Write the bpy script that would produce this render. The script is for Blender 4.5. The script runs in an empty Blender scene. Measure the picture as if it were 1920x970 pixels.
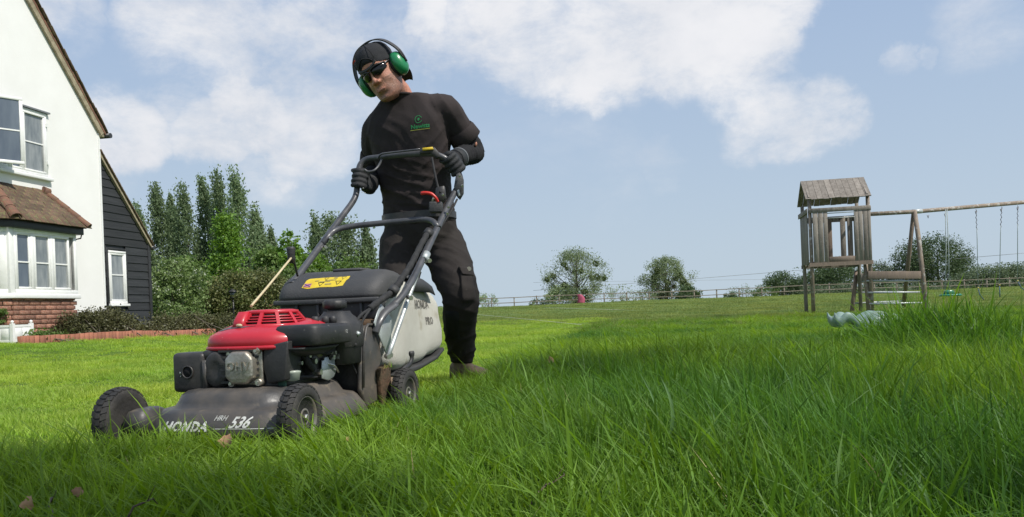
import bpy, bmesh, math, random
import numpy as np
from mathutils import Vector, Matrix, noise
from mathutils.bvhtree import BVHTree
random.seed(7); rng=np.random.default_rng(7)
R=math.radians
sc=bpy.context.scene; C=sc.collection
# ------------------------------------------------------------------ camera
F=1500.; CX=960.; CY=579.; ROLL=R(2.2); H=.42
cr,sr=math.cos(ROLL),math.sin(ROLL)
cam=bpy.data.cameras.new('camera'); camo=bpy.data.objects.new('camera',cam); C.objects.link(camo)
cam.sensor_width=36; cam.lens=36*F/1920; cam.shift_y=(CY-485)/1920; cam.clip_start=.05; cam.clip_end=6000
camo.matrix_world=Matrix.Translation((0,0,H))@Matrix.Rotation(R(90),4,'X')@Matrix.Rotation(-ROLL,4,'Z')
sc.camera=camo
def ray(u,v):
    du,dv=u-CX,v-CY
    return Vector(((du*cr-dv*sr)/F,1.0,(-du*sr-dv*cr)/F))
def at(u,v,D):
    r=ray(u,v)*D; return Vector((r.x,r.y,r.z+H))
# ------------------------------------------------------------------ light
sc.render.engine='CYCLES'
sc.view_settings.view_transform='Standard'; sc.view_settings.look='None'; sc.view_settings.exposure=0.0; sc.view_settings.gamma=1
sc.cycles.use_denoising=True; sc.cycles.max_bounces=8; sc.cycles.transparent_max_bounces=8
SUN=Vector((.66,-.42,.98)).normalized()
sl=bpy.data.lights.new('sun','SUN'); sl.energy=4.6; sl.angle=R(.6); sl.color=(1,.955,.88)
so=bpy.data.objects.new('sun',sl); C.objects.link(so); so.rotation_euler=(-SUN).to_track_quat('-Z','Y').to_euler()
wd=bpy.data.worlds.new('World'); sc.world=wd; wd.use_nodes=True
nt=wd.node_tree; nt.nodes.clear()
def N(t,k,**kw):
    n=t.nodes.new(k)
    for a,b in kw.items():
        if a=='ins':
            for i,v in b.items(): n.inputs[i].default_value=v
        else: setattr(n,a,b)
    return n
def math_(t,op,a,b=None,clamp=False):
    n=t.nodes.new('ShaderNodeMath'); n.operation=op; n.use_clamp=clamp
    for i,x in enumerate((a,b)):
        if x is None: continue
        if isinstance(x,(int,float)): n.inputs[i].default_value=x
        else: t.links.new(x,n.inputs[i])
    return n.outputs[0]
def mix_(t,f,a,b,blend='MIX'):
    n=t.nodes.new('ShaderNodeMix'); n.data_type='RGBA'; n.blend_type=blend
    for s,x in ((n.inputs['Factor'],f),(n.inputs['A'],a),(n.inputs['B'],b)):
        if isinstance(x,(int,float)): s.default_value=x
        elif isinstance(x,tuple): s.default_value=x if len(x)==4 else (*x,1)
        else: t.links.new(x,s)
    return n.outputs['Result']
def build_world():
    t=nt
    sky=N(t,'ShaderNodeTexSky',sky_type='NISHITA',sun_disc=False,sun_elevation=math.asin(SUN.z),sun_rotation=math.atan2(SUN.x,SUN.y),air_density=1.0,dust_density=2.5,ozone_density=1.5,altitude=0)
    tc=N(t,'ShaderNodeTexCoord'); dir0=tc.outputs['Generated']
    wn=N(t,'ShaderNodeTexNoise',ins={'Scale':7.,'Detail':6.,'Roughness':.62}); t.links.new(dir0,wn.inputs[0])
    w1=N(t,'ShaderNodeVectorMath',operation='SUBTRACT'); t.links.new(wn.outputs['Color'],w1.inputs[0]); w1.inputs[1].default_value=(.5,.5,.5)
    w2=N(t,'ShaderNodeVectorMath',operation='SCALE'); t.links.new(w1.outputs[0],w2.inputs[0]); w2.inputs['Scale'].default_value=.13
    w3=N(t,'ShaderNodeVectorMath',operation='ADD'); t.links.new(dir0,w3.inputs[0]); t.links.new(w2.outputs[0],w3.inputs[1])
    w4=N(t,'ShaderNodeVectorMath',operation='NORMALIZE'); t.links.new(w3.outputs[0],w4.inputs[0]); dirv=dir0; warp=w4.outputs[0]
    sep=N(t,'ShaderNodeSeparateXYZ'); t.links.new(dirv,sep.inputs[0])
    skyc=mix_(t,1.0,sky.outputs[0],(.098,.098,.098),'MULTIPLY')
    # pale summer haze that thickens evenly towards the horizon all round
    hz=N(t,'ShaderNodeMapRange',ins={1:0.,2:.85,3:.92,4:.60}); t.links.new(sep.outputs[2],hz.inputs[0])
    zr_=N(t,'ShaderNodeMapRange',ins={1:0.,2:.42,3:0.,4:1.}); t.links.new(sep.outputs[2],zr_.inputs[0]); hcol=mix_(t,zr_.outputs[0],(.55,.66,.755),(.40,.54,.785)); base=mix_(t,hz.outputs[0],skyc,hcol)
    blobs=[(60,-5,60,.75),(130,20,50,.5),(330,40,70,.68),(420,70,100,.66),(520,110,100,.62),(600,60,90,.70),(610,150,80,.55),(720,60,70,.6),(740,120,70,.55),(815,95,42,.8),(790,15,45,1.),(850,50,50,.6),
      (440,205,48,1.),(390,245,50,.8),(480,225,50,1.),(540,258,60,.85),(620,262,55,.65),(500,285,75,.5),(240,235,62,.9),(275,250,45,.8),(185,240,50,.7),(340,175,35,.6),
      (905,45,80,.85),(990,70,95,1.1),(1080,60,110,1.2),(1180,45,110,1.2),(1280,40,110,1.1),(1380,30,90,1.05),(1440,15,60,1.),(1000,125,50,.7),(1110,130,65,.75),(1230,110,70,.8),(1340,105,75,.75),
      (1390,170,50,.7),(1450,190,62,.9),(1520,205,58,.88),(1575,222,42,.8),(1430,240,60,.7),(1500,245,50,.65),(1690,103,24,.45),(1745,95,14,.4),(1235,318,40,.30),(1120,300,90,.25),(960,230,90,.2),(180,300,60,.35),(560,310,60,.35),(1870,25,70,.35)]
    acc=None
    for (u,v,r,w) in blobs:
        d=ray(u,v).normalized(); ang=r/F
        vm=N(t,'ShaderNodeVectorMath',operation='DOT_PRODUCT'); t.links.new(warp,vm.inputs[0]); vm.inputs[1].default_value=d
        mr=N(t,'ShaderNodeMapRange',interpolation_type='SMOOTHERSTEP',ins={1:math.cos(ang*1.75),2:math.cos(ang*.35),3:0,4:w}); t.links.new(vm.outputs['Value'],mr.inputs[0])
        acc=mr.outputs[0] if acc is None else math_(t,'MAXIMUM',acc,mr.outputs[0])
    mp=N(t,'ShaderNodeMapping'); mp.inputs['Scale'].default_value=(1,1,1.7); t.links.new(dirv,mp.inputs[0])
    n1=N(t,'ShaderNodeTexNoise',ins={'Scale':8.,'Detail':10.,'Roughness':.66,'Distortion':.15}); t.links.new(mp.outputs[0],n1.inputs[0])
    n2=N(t,'ShaderNodeTexNoise',ins={'Scale':2.2,'Detail':6.,'Roughness':.55}); t.links.new(mp.outputs[0],n2.inputs[0])
    # clouds over the rest of the sky, behind and beside the camera
    rest=N(t,'ShaderNodeMapRange',ins={1:.5,2:.68,3:0,4:.9}); t.links.new(n2.outputs[0],rest.inputs[0])
    fr=N(t,'ShaderNodeMapRange',interpolation_type='SMOOTHSTEP',ins={1:.78,2:.6,3:0,4:1}); t.links.new(sep.outputs[1],fr.inputs[0])
    acc=math_(t,'MAXIMUM',acc,math_(t,'MULTIPLY',rest.outputs[0],fr.outputs[0]))
    nn=math_(t,'MULTIPLY',math_(t,'SUBTRACT',n1.outputs[0],.5),2.6)
    dens=math_(t,'ADD',acc,math_(t,'MULTIPLY',nn,math_(t,'MINIMUM',math_(t,'MULTIPLY',acc,1.6),1.)))
    m=N(t,'ShaderNodeMapRange',interpolation_type='SMOOTHSTEP',ins={1:.10,2:1.25,3:0,4:.95}); t.links.new(dens,m.inputs[0])
    n3=N(t,'ShaderNodeTexNoise',ins={'Scale':5.,'Detail':5.,'Roughness':.6}); t.links.new(mp.outputs[0],n3.inputs[0])
    sh=N(t,'ShaderNodeMapRange',ins={1:.35,2:.62,3:0,4:1}); t.links.new(n3.outputs[0],sh.inputs[0])
    cc=mix_(t,sh.outputs[0],(.70,.73,.79),(.87,.875,.90))
    core=N(t,'ShaderNodeMapRange',ins={1:.95,2:1.6,3:0,4:.5}); t.links.new(dens,core.inputs[0])
    cc=mix_(t,core.outputs[0],cc,(.93,.92,.94))
    fin=mix_(t,m.outputs[0],base,cc)
    bg=N(t,'ShaderNodeBackground'); bg.inputs[1].default_value=1.; t.links.new(fin,bg.inputs[0])
    out=N(t,'ShaderNodeOutputWorld'); t.links.new(bg.outputs[0],out.inputs[0])
build_world()
# ------------------------------------------------------------------ materials
MATS={}
def M(name,col,rough=.7,col2=None,sc1=8.,det=4.,bump=0.,bs=40.,metal=0.,spec=.5,stretch=None,thr=(.35,.65),rnd=0.,col3=None,s3=60.,thr3=(.6,.7),rough2=None,coat=0.,trans=0.,emit=None,attr=None):
    """procedural principled: base mixed with col2 by noise, fine specks col3, bump, random tint per object"""
    m=bpy.data.materials.new(name); m.use_nodes=True; t=m.node_tree; p=t.nodes['Principled BSDF']; L=t.links
    tc=N(t,'ShaderNodeTexCoord'); co=tc.outputs['Object']
    if stretch:
        mp=N(t,'ShaderNodeMapping'); mp.inputs['Scale'].default_value=stretch; L.new(co,mp.inputs[0]); co=mp.outputs[0]
    c=(*col,1)
    cur=None
    if col2:
        n=N(t,'ShaderNodeTexNoise',ins={'Scale':sc1,'Detail':det,'Roughness':.62}); L.new(co,n.inputs[0])
        mr=N(t,'ShaderNodeMapRange',ins={1:thr[0],2:thr[1]}); L.new(n.outputs[0],mr.inputs[0])
        cur=mix_(t,mr.outputs[0],c,(*col2,1))
        if rough2 is not None:
            rr=N(t,'ShaderNodeMapRange',ins={1:0,2:1,3:rough,4:rough2}); L.new(mr.outputs[0],rr.inputs[0]); L.new(rr.outputs[0],p.inputs['Roughness'])
    if col3:
        n=N(t,'ShaderNodeTexNoise',ins={'Scale':s3,'Detail':3.,'Roughness':.6}); L.new(tc.outputs['Object'],n.inputs[0])
        mr=N(t,'ShaderNodeMapRange',ins={1:thr3[0],2:thr3[1]}); L.new(n.outputs[0],mr.inputs[0])
        cur=mix_(t,mr.outputs[0],cur if cur else c,(*col3,1))
    if attr:
        a=N(t,'ShaderNodeAttribute',attribute_name=attr[0]); cur=mix_(t,a.outputs['Fac'],cur if cur else c,(*attr[1],1))
    if rnd:
        oi=N(t,'ShaderNodeObjectInfo'); v=N(t,'ShaderNodeMapRange',ins={1:0,2:1,3:1-rnd,4:1+rnd}); L.new(oi.outputs['Random'],v.inputs[0])
        hs=N(t,'ShaderNodeHueSaturation'); L.new(v.outputs[0],hs.inputs['Value'])
        if cur: L.new(cur,hs.inputs['Color'])
        else: hs.inputs['Color'].default_value=c
        cur=hs.outputs[0]
    if cur: L.new(cur,p.inputs['Base Color'])
    else: p.inputs['Base Color'].default_value=c
    if rough2 is None: p.inputs['Roughness'].default_value=rough
    p.inputs['Metallic'].default_value=metal; p.inputs['Specular IOR Level'].default_value=spec
    if coat: p.inputs['Coat Weight'].default_value=coat; p.inputs['Coat Roughness'].default_value=.15
    if bump:
        n=N(t,'ShaderNodeTexNoise',ins={'Scale':bs,'Detail':5.,'Roughness':.6}); L.new(co,n.inputs[0])
        b=N(t,'ShaderNodeBump',ins={'Strength':bump,'Distance':.01}); L.new(n.outputs[0],b.inputs['Height']); L.new(b.outputs[0],p.inputs['Normal'])
    MATS[name]=m; return m
def leafmat(name,c1,c2,trans=.35,rough=.5,spec=.35,rnd=.2,tip=None,patch=None):
    """foliage: colour varies by per-leaf attribute 'shade' and per instance; part of the light passes through"""
    m=bpy.data.materials.new(name); m.use_nodes=True; t=m.node_tree; L=t.links; p=t.nodes['Principled BSDF']
    a=N(t,'ShaderNodeAttribute',attribute_name='shade'); oi=N(t,'ShaderNodeObjectInfo')
    cur=mix_(t,a.outputs['Fac'],(*c1,1),(*c2,1))
    if tip:
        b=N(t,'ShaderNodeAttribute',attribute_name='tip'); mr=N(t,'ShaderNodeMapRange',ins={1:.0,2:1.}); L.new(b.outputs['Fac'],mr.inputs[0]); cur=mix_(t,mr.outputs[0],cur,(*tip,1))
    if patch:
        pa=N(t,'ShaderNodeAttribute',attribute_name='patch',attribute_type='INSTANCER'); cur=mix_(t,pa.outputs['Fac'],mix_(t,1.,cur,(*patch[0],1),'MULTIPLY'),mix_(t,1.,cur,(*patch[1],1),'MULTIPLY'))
    v=N(t,'ShaderNodeMapRange',ins={1:0,2:1,3:1-rnd,4:1+rnd}); L.new(oi.outputs['Random'],v.inputs[0])
    hs=N(t,'ShaderNodeHueSaturation'); L.new(v.outputs[0],hs.inputs['Value']); L.new(cur,hs.inputs['Color'])
    L.new(hs.outputs[0],p.inputs['Base Color']); p.inputs['Roughness'].default_value=rough; p.inputs['Specular IOR Level'].default_value=spec
    tr=N(t,'ShaderNodeBsdfTranslucent'); h2=N(t,'ShaderNodeHueSaturation',ins={'Hue':.485,'Saturation':1.1,'Value':1.25}); L.new(hs.outputs[0],h2.inputs['Color']); L.new(h2.outputs[0],tr.inputs[0])
    ms=N(t,'ShaderNodeMixShader'); ms.inputs[0].default_value=trans; L.new(p.outputs[0],ms.inputs[1]); L.new(tr.outputs[0],ms.inputs[2])
    L.new(ms.outputs[0],t.nodes['Material Output'].inputs[0]); MATS[name]=m; return m
# ------------------------------------------------------------------ object helpers
def tag(o,label=None,cat=None,group=None,kind=None):
    for k,v in (('label',label),('category',cat),('group',group),('kind',kind)):
        if v: o[k]=v
    return o
def thing(name,label,cat,loc=(0,0,0),rz=0.,group=None):
    o=bpy.data.objects.new(name,None); C.objects.link(o); o.location=loc; o.rotation_euler=(0,0,rz); o.empty_display_size=.1
    o['_m']=0; del o['_m']
    return tag(o,label,cat,group)
def wmat(o):
    m=Matrix.Identity(4)
    while o is not None:
        m=(Matrix.Translation(o.location)@o.rotation_euler.to_matrix().to_4x4())@m; o=o.parent
    return m
def mesh(name,vs,fs,mat,smooth=False):
    me=bpy.data.meshes.new(name); me.from_pydata([tuple(v) for v in vs],[],[tuple(f) for f in fs]); me.materials.append(MATS[mat] if isinstance(mat,str) else mat)
    if smooth: me.polygons.foreach_set('use_smooth',[True]*len(me.polygons))
    me.update(); return me
def link(name,me,parent=None,loc=None,rot=None,world=False):
    o=bpy.data.objects.new(name,me); C.objects.link(o)
    if parent is not None:
        if world: me.transform(wmat(parent).inverted())
        o.parent=parent
    if loc is not None: o.location=loc
    if rot is not None: o.rotation_euler=rot
    return o
class G:
    """collects shapes for ONE mesh object"""
    def __init__(s): s.v=[]; s.f=[]; s.sm=[]
    def add(s,vs,fs,smooth=False):
        k=len(s.v); s.v+= [Vector(v) for v in vs]; s.f+=[tuple(i+k for i in f) for f in fs]; s.sm+=[smooth]*len(fs); return s
    def box(s,x0,x1,y0,y1,z0,z1,mat=None,bev=0.):
        vs=[Vector((x,y,z)) for x in (x0,x1) for y in (y0,y1) for z in (z0,z1)]
        if mat: vs=[mat@v for v in vs]
        return s.add(vs,[(0,1,3,2),(4,6,7,5),(0,4,5,1),(2,3,7,6),(0,2,6,4),(1,5,7,3)])
    def tube(s,pts,r,n=10,cap=True,smooth=True,flat=1.):
        pts=[Vector(p) for p in pts]; rs=r if isinstance(r,(list,tuple)) else [r]*len(pts)
        vs=[]; fs=[]; up=None
        for i,p in enumerate(pts):
            d=(pts[min(i+1,len(pts)-1)]-pts[max(i-1,0)]).normalized()
            if up is None: up=Vector((0,0,1)) if abs(d.z)<.9 else Vector((1,0,0))
            x=(up-d*up.dot(d)).normalized(); up=x; y=d.cross(x)
            for k in range(n):
                a=2*math.pi*k/n; vs.append(p+x*math.cos(a)*rs[i]+y*math.sin(a)*rs[i]*flat)
        for i in range(len(pts)-1):
            for k in range(n):
                k2=(k+1)%n; fs.append((i*n+k,i*n+k2,(i+1)*n+k2,(i+1)*n+k))
        s.add(vs,fs,smooth)
        if cap:
            b=len(s.v)-len(vs); m=len(vs)
            s.f.append(tuple(b+k for k in reversed(range(n)))); s.f.append(tuple(b+m-n+k for k in range(n))); s.sm+=[False,False]
        return s
    def rings(s,rings,cap=True,smooth=True):
        n=len(rings[0]); vs=[v for r in rings for v in r]; fs=[]
        for i in range(len(rings)-1):
            for k in range(n):
                k2=(k+1)%n; fs.append((i*n+k,i*n+k2,(i+1)*n+k2,(i+1)*n+k))
        s.add(vs,fs,smooth)
        if cap:
            b=len(s.v)-len(vs); m=len(vs)
            s.f.append(tuple(b+k for k in reversed(range(n)))); s.f.append(tuple(b+m-n+k for k in range(n))); s.sm+=[smooth,smooth]
        return s
    def ball(s,c,rx,ry=None,rz=None,n=12,m=8,mat=None):
        ry=ry or rx; rz=rz or rx; rs=[]
        for i in range(1,m):
            th=math.pi*i/m; r=[]
            for k in range(n):
                a=2*math.pi*k/n; v=Vector((rx*math.sin(th)*math.cos(a),ry*math.sin(th)*math.sin(a),-rz*math.cos(th)))
                if mat: v=mat@v
                r.append(Vector(c)+v)
            rs.append(r)
        return s.rings(rs)
    def prism(s,poly,mfun,d0,d1):
        """poly 2d list; mfun(x,y,d)->vector"""
        n=len(poly); vs=[mfun(x,y,d0) for x,y in poly]+[mfun(x,y,d1) for x,y in poly]
        fs=[tuple(range(n)),tuple(reversed(range(n,2*n)))]+[(k,n+k,n+(k+1)%n,(k+1)%n) for k in range(n)]
        return s.add(vs,fs)
    def mesh(s,name,mat,bevel=0.,seg=2):
        me=mesh(name,s.v,s.f,mat); me.polygons.foreach_set('use_smooth',s.sm)
        bm=bmesh.new(); bm.from_mesh(me)
        if bevel:
            ed=[e for e in bm.edges if len(e.link_faces)==2 and e.calc_face_angle(0)>.5]
            bmesh.ops.bevel(bm,geom=ed,offset=bevel,segments=seg,profile=.5,affect='EDGES',clamp_overlap=True)
            for f in bm.faces: f.smooth=True
        bmesh.ops.recalc_face_normals(bm,faces=bm.faces)
        bm.to_mesh(me); bm.free()
        if bevel and hasattr(me,'set_sharp_from_angle'): me.set_sharp_from_angle(angle=R(50))
        return me
    def build(s,name,mat,parent=None,bevel=0.,seg=2,world=False,**kw):
        return link(name,s.mesh(name,mat,bevel,seg),parent,world=world,**kw)
def superring(cx,cy,z,a,b,e=4.,n=40,fz=None):
    r=[]
    for k in range(n):
        t=2*math.pi*k/n; c,s_=math.cos(t),math.sin(t)
        x=cx+a*math.copysign(abs(c)**(2/e),c); y=cy+b*math.copysign(abs(s_)**(2/e),s_)
        r.append(Vector((x,y,z if fz is None else fz(x,y,z))))
    return r
def spline(pts,n=6):
    """Catmull-Rom through points (tuples or vectors)"""
    P=[Vector(p) for p in pts]; P=[P[0]*2-P[1]]+P+[P[-1]*2-P[-2]]; out=[]
    for i in range(1,len(P)-2):
        for k in range(n):
            t=k/n; a,b,c,d=P[i-1],P[i],P[i+1],P[i+2]
            out.append(.5*((2*b)+(c-a)*t+(2*a-5*b+4*c-d)*t*t+(3*b-a-3*c+d)*t**3))
    out.append(P[-2]); return out
def fillet(pts,r,n=5):
    P=[Vector(p) for p in pts]; out=[P[0]]
    for i in range(1,len(P)-1):
        a=(P[i-1]-P[i]); b=(P[i+1]-P[i]); q=min(r,a.length*.45,b.length*.45); A=P[i]+a.normalized()*q; B=P[i]+b.normalized()*q
        for k in range(n+1):
            t=k/n; out.append(A*(1-t)**2+P[i]*2*t*(1-t)+B*t*t)
    out.append(P[-1]); return out
def npmesh(name,V,Fc,mat,attrs=None,smooth=False):
    """fast mesh from numpy: V (n,3), Fc (m,k) same-size faces"""
    me=bpy.data.meshes.new(name); n,k=Fc.shape
    me.vertices.add(len(V)); me.vertices.foreach_set('co',np.ascontiguousarray(V,dtype=np.float32).ravel())
    me.loops.add(n*k); me.loops.foreach_set('vertex_index',np.ascontiguousarray(Fc,dtype=np.int32).ravel())
    me.polygons.add(n); me.polygons.foreach_set('loop_start',np.arange(0,n*k,k,dtype=np.int32)); me.polygons.foreach_set('loop_total',np.full(n,k,dtype=np.int32))
    if smooth: me.polygons.foreach_set('use_smooth',np.ones(n,dtype=bool))
    for an,av in (attrs or {}).items():
        at_=me.attributes.new(an,'FLOAT','POINT'); at_.data.foreach_set('value',np.ascontiguousarray(av,dtype=np.float32))
    me.materials.append(MATS[mat]); me.update(calc_edges=True); return me
def text_geo(s,size,ext=0.,res=2,shear=0.,spacing=1.,offset=0.):
    cu=bpy.data.curves.new('t','FONT'); cu.body=s; cu.size=size; cu.extrude=ext; cu.resolution_u=res; cu.shear=shear; cu.align_x='CENTER'; cu.align_y='CENTER'; cu.space_character=spacing; cu.offset=offset
    o=bpy.data.objects.new('t',cu); C.objects.link(o); bpy.context.view_layer.update()
    me=o.evaluated_get(bpy.context.evaluated_depsgraph_get()).to_mesh()
    vs=[v.co.copy() for v in me.vertices]; fs=[tuple(p.vertices) for p in me.polygons]
    bpy.data.objects.remove(o); bpy.data.curves.remove(cu); return vs,fs
def remesh(g,name,mat,voxel,smooth_it=4,fac=.5,disp=None):
    """union of overlapping shapes into one continuous skin"""
    me=mesh('tmp',g.v,g.f,mat)
    bm=bmesh.new(); bm.from_mesh(me); bmesh.ops.recalc_face_normals(bm,faces=bm.faces); bm.to_mesh(me); bm.free()
    o=bpy.data.objects.new('tmp',me); C.objects.link(o)
    m=o.modifiers.new('r','REMESH'); m.mode='VOXEL'; m.voxel_size=voxel; m.use_smooth_shade=True
    if smooth_it:
        s=o.modifiers.new('s','SMOOTH'); s.iterations=smooth_it; s.factor=fac
    bpy.context.view_layer.update()
    out=bpy.data.meshes.new_from_object(o.evaluated_get(bpy.context.evaluated_depsgraph_get()))
    bpy.data.objects.remove(o); out.name=name; out.materials.clear(); out.materials.append(MATS[mat])
    if disp:
        n=len(out.vertices); co=np.empty(n*3,dtype=np.float32); out.vertices.foreach_get('co',co); co=co.reshape(-1,3)
        no=np.array([v.normal[:] for v in out.vertices]); out.vertices.foreach_set('co',(disp(co,no)).astype(np.float32).ravel())
    out.polygons.foreach_set('use_smooth',[True]*len(out.polygons)); out.update(); return out
# ================================================================== setting
def sstep(a,b,x):
    t=min(1,max(0,(x-a)/(b-a))); return t*t*(3-2*t)
def gz(x,y):
    z=.20*sstep(-4.5,-7.5,x)*sstep(6,12,y)
    z+=.66*sstep(18,95,y)
    if y>100: z-=3.6*sstep(100,260,y)
    z+=.012*math.sin(x*1.7+y*.9)+.010*math.sin(x*.8-y*2.3)
    k=sstep(14,40,y); z+=k*(.05*math.sin(x*.21+y*.13)+.04*math.sin(x*.09-y*.23+1))*(1-sstep(150,200,y))
    z+=.05*math.exp(-(((x-2.75)/.65)**2+((y-5.5)/.6)**2))
    return z
def gpt(x,y,dz=0.): return Vector((x,y,gz(x,y)+dz))
def uncut(x,y):
    """how far a spot lies inside the uncut area (metres, negative = mown)"""
    wob=.12*math.sin(x*2.3+1)+.08*math.sin(x*5.1)
    d1=2.62+wob-y if x<-.7 else (2.62-y)
    d2=(x-(-.56+.152*(y-2.5)+.10*math.sin(y*1.7)))*.97
    return max(d1,d2)
def build_ground():
    ys=[-8,-4,-2]+[i*.25-1 for i in range(0,85)]; y=20.5
    while y<6000: ys.append(y); y*=1.045
    n=110; V=[];
    for y in ys:
        w=12+abs(y)*1.35
        for i in range(n):
            t=(i/(n-1))*2-1; x=w*(t*.55+.45*t**3); V.append((x,y,gz(x,y)))
    Fc=[]
    for j in range(len(ys)-1):
        for i in range(n-1):
            a=j*n+i; Fc.append((a,a+1,a+n+1,a+n))
    m=bpy.data.materials.new('turf'); m.use_nodes=True; t=m.node_tree; p=t.nodes['Principled BSDF']; tc=N(t,'ShaderNodeTexCoord'); L=t.links
    a=N(t,'ShaderNodeTexNoise',ins={'Scale':.9,'Detail':6.,'Roughness':.65}); mp=N(t,'ShaderNodeMapping'); mp.inputs['Scale'].default_value=(.35,1.,1.); L.new(tc.outputs['Object'],mp.inputs[0]); L.new(mp.outputs[0],a.inputs[0])
    b=N(t,'ShaderNodeTexNoise',ins={'Scale':9.,'Detail':8.,'Roughness':.75}); L.new(tc.outputs['Object'],b.inputs[0])
    ra=N(t,'ShaderNodeMapRange',ins={1:.36,2:.64}); L.new(a.outputs[0],ra.inputs[0]); rb=N(t,'ShaderNodeMapRange',ins={1:.35,2:.65}); L.new(b.outputs[0],rb.inputs[0])
    c=mix_(t,ra.outputs[0],(.095,.155,.035,1),(.165,.185,.065,1)); c2=mix_(t,rb.outputs[0],c,(.10,.16,.03,1))
    sp=N(t,'ShaderNodeSeparateXYZ'); L.new(tc.outputs['Object'],sp.inputs[0])
    nr=N(t,'ShaderNodeMapRange',interpolation_type='SMOOTHSTEP',ins={1:10.,2:24.,3:1.,4:0.}); L.new(sp.outputs[1],nr.inputs[0])
    soil=mix_(t,rb.outputs[0],(.065,.125,.018,1),(.11,.19,.026,1)); c3=mix_(t,nr.outputs[0],c2,soil)
    L.new(c3,p.inputs['Base Color']); p.inputs['Roughness'].default_value=.9; p.inputs['Specular IOR Level'].default_value=.15
    bm=N(t,'ShaderNodeBump',ins={'Strength':.9,'Distance':.06}); L.new(b.outputs[0],bm.inputs['Height']); L.new(bm.outputs[0],p.inputs['Normal']); MATS['turf']=m
    o=link('ground',npmesh('ground',np.array(V),np.array(Fc),'turf',smooth=True)); tag(o,'green lawn running back into rough rising pasture','ground',kind='structure')
build_ground()
# ------------------------------------------------------------------ grass
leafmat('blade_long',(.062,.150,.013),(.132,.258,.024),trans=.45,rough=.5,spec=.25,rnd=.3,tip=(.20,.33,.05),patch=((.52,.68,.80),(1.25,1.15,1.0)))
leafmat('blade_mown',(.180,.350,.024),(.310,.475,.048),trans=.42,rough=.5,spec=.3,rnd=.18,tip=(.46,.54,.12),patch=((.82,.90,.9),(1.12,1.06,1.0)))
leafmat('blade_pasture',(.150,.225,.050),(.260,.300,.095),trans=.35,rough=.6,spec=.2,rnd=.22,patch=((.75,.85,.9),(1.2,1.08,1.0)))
leafmat('blade_dry',(.30,.24,.11),(.42,.36,.18),trans=.3,rough=.6,spec=.2,rnd=.2)
def clump(name,nb,rad,h0,h1,w,lean,mat,seg=5,seed=0,curl=.5,drift=(-.25,.0),ref=.15):
    r=np.random.default_rng(seed); V=[];Q=[];sh=[];tp=[]
    for i in range(nb):
        a=r.uniform(0,6.283); d=rad*math.sqrt(r.uniform()); bx,by=d*math.cos(a),d*math.sin(a)
        L=ref*r.uniform(h0,h1)*(1 if r.uniform()<.88 else 1.35); la=r.uniform(0,6.283); ln=abs(r.normal(0,lean)); dx,dy=math.cos(la)*ln+drift[0]*r.uniform(0,1.4),math.sin(la)*ln+drift[1]
        cu=r.uniform(.2,1)*curl; sa=r.uniform(0,6.283); sx,sy=math.cos(sa)*w*.5,math.sin(sa)*w*.5; s=r.uniform(); k0=len(V); tw=r.normal(0,.5)
        wd=r.uniform(.6,1.25)
        for j in range(seg+1):
            t=j/seg; z=L*(t-.38*cu*t*t*min(1.6,math.hypot(dx,dy)*1.6)); q=(t*.6+cu*t*t)*L
            px,py=bx+dx*q,by+dy*q; ww=wd*(1-t**2.2)*(.7+.6*t) if j<seg else .03
            c,s2=math.cos(tw*t),math.sin(tw*t); ex,ey=(sx*c-sy*s2)*ww,(sx*s2+sy*c)*ww
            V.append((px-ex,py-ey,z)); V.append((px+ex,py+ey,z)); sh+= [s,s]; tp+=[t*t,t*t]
        for j in range(seg): a0=k0+2*j; Q.append((a0,a0+1,a0+3,a0+2))
    return npmesh(name,np.array(V),np.array(Q),mat,{'shade':sh,'tip':tp},smooth=True)
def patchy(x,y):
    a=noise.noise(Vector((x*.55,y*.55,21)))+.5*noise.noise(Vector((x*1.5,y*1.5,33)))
    return min(1,max(0,.5+a*1.25))
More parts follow.
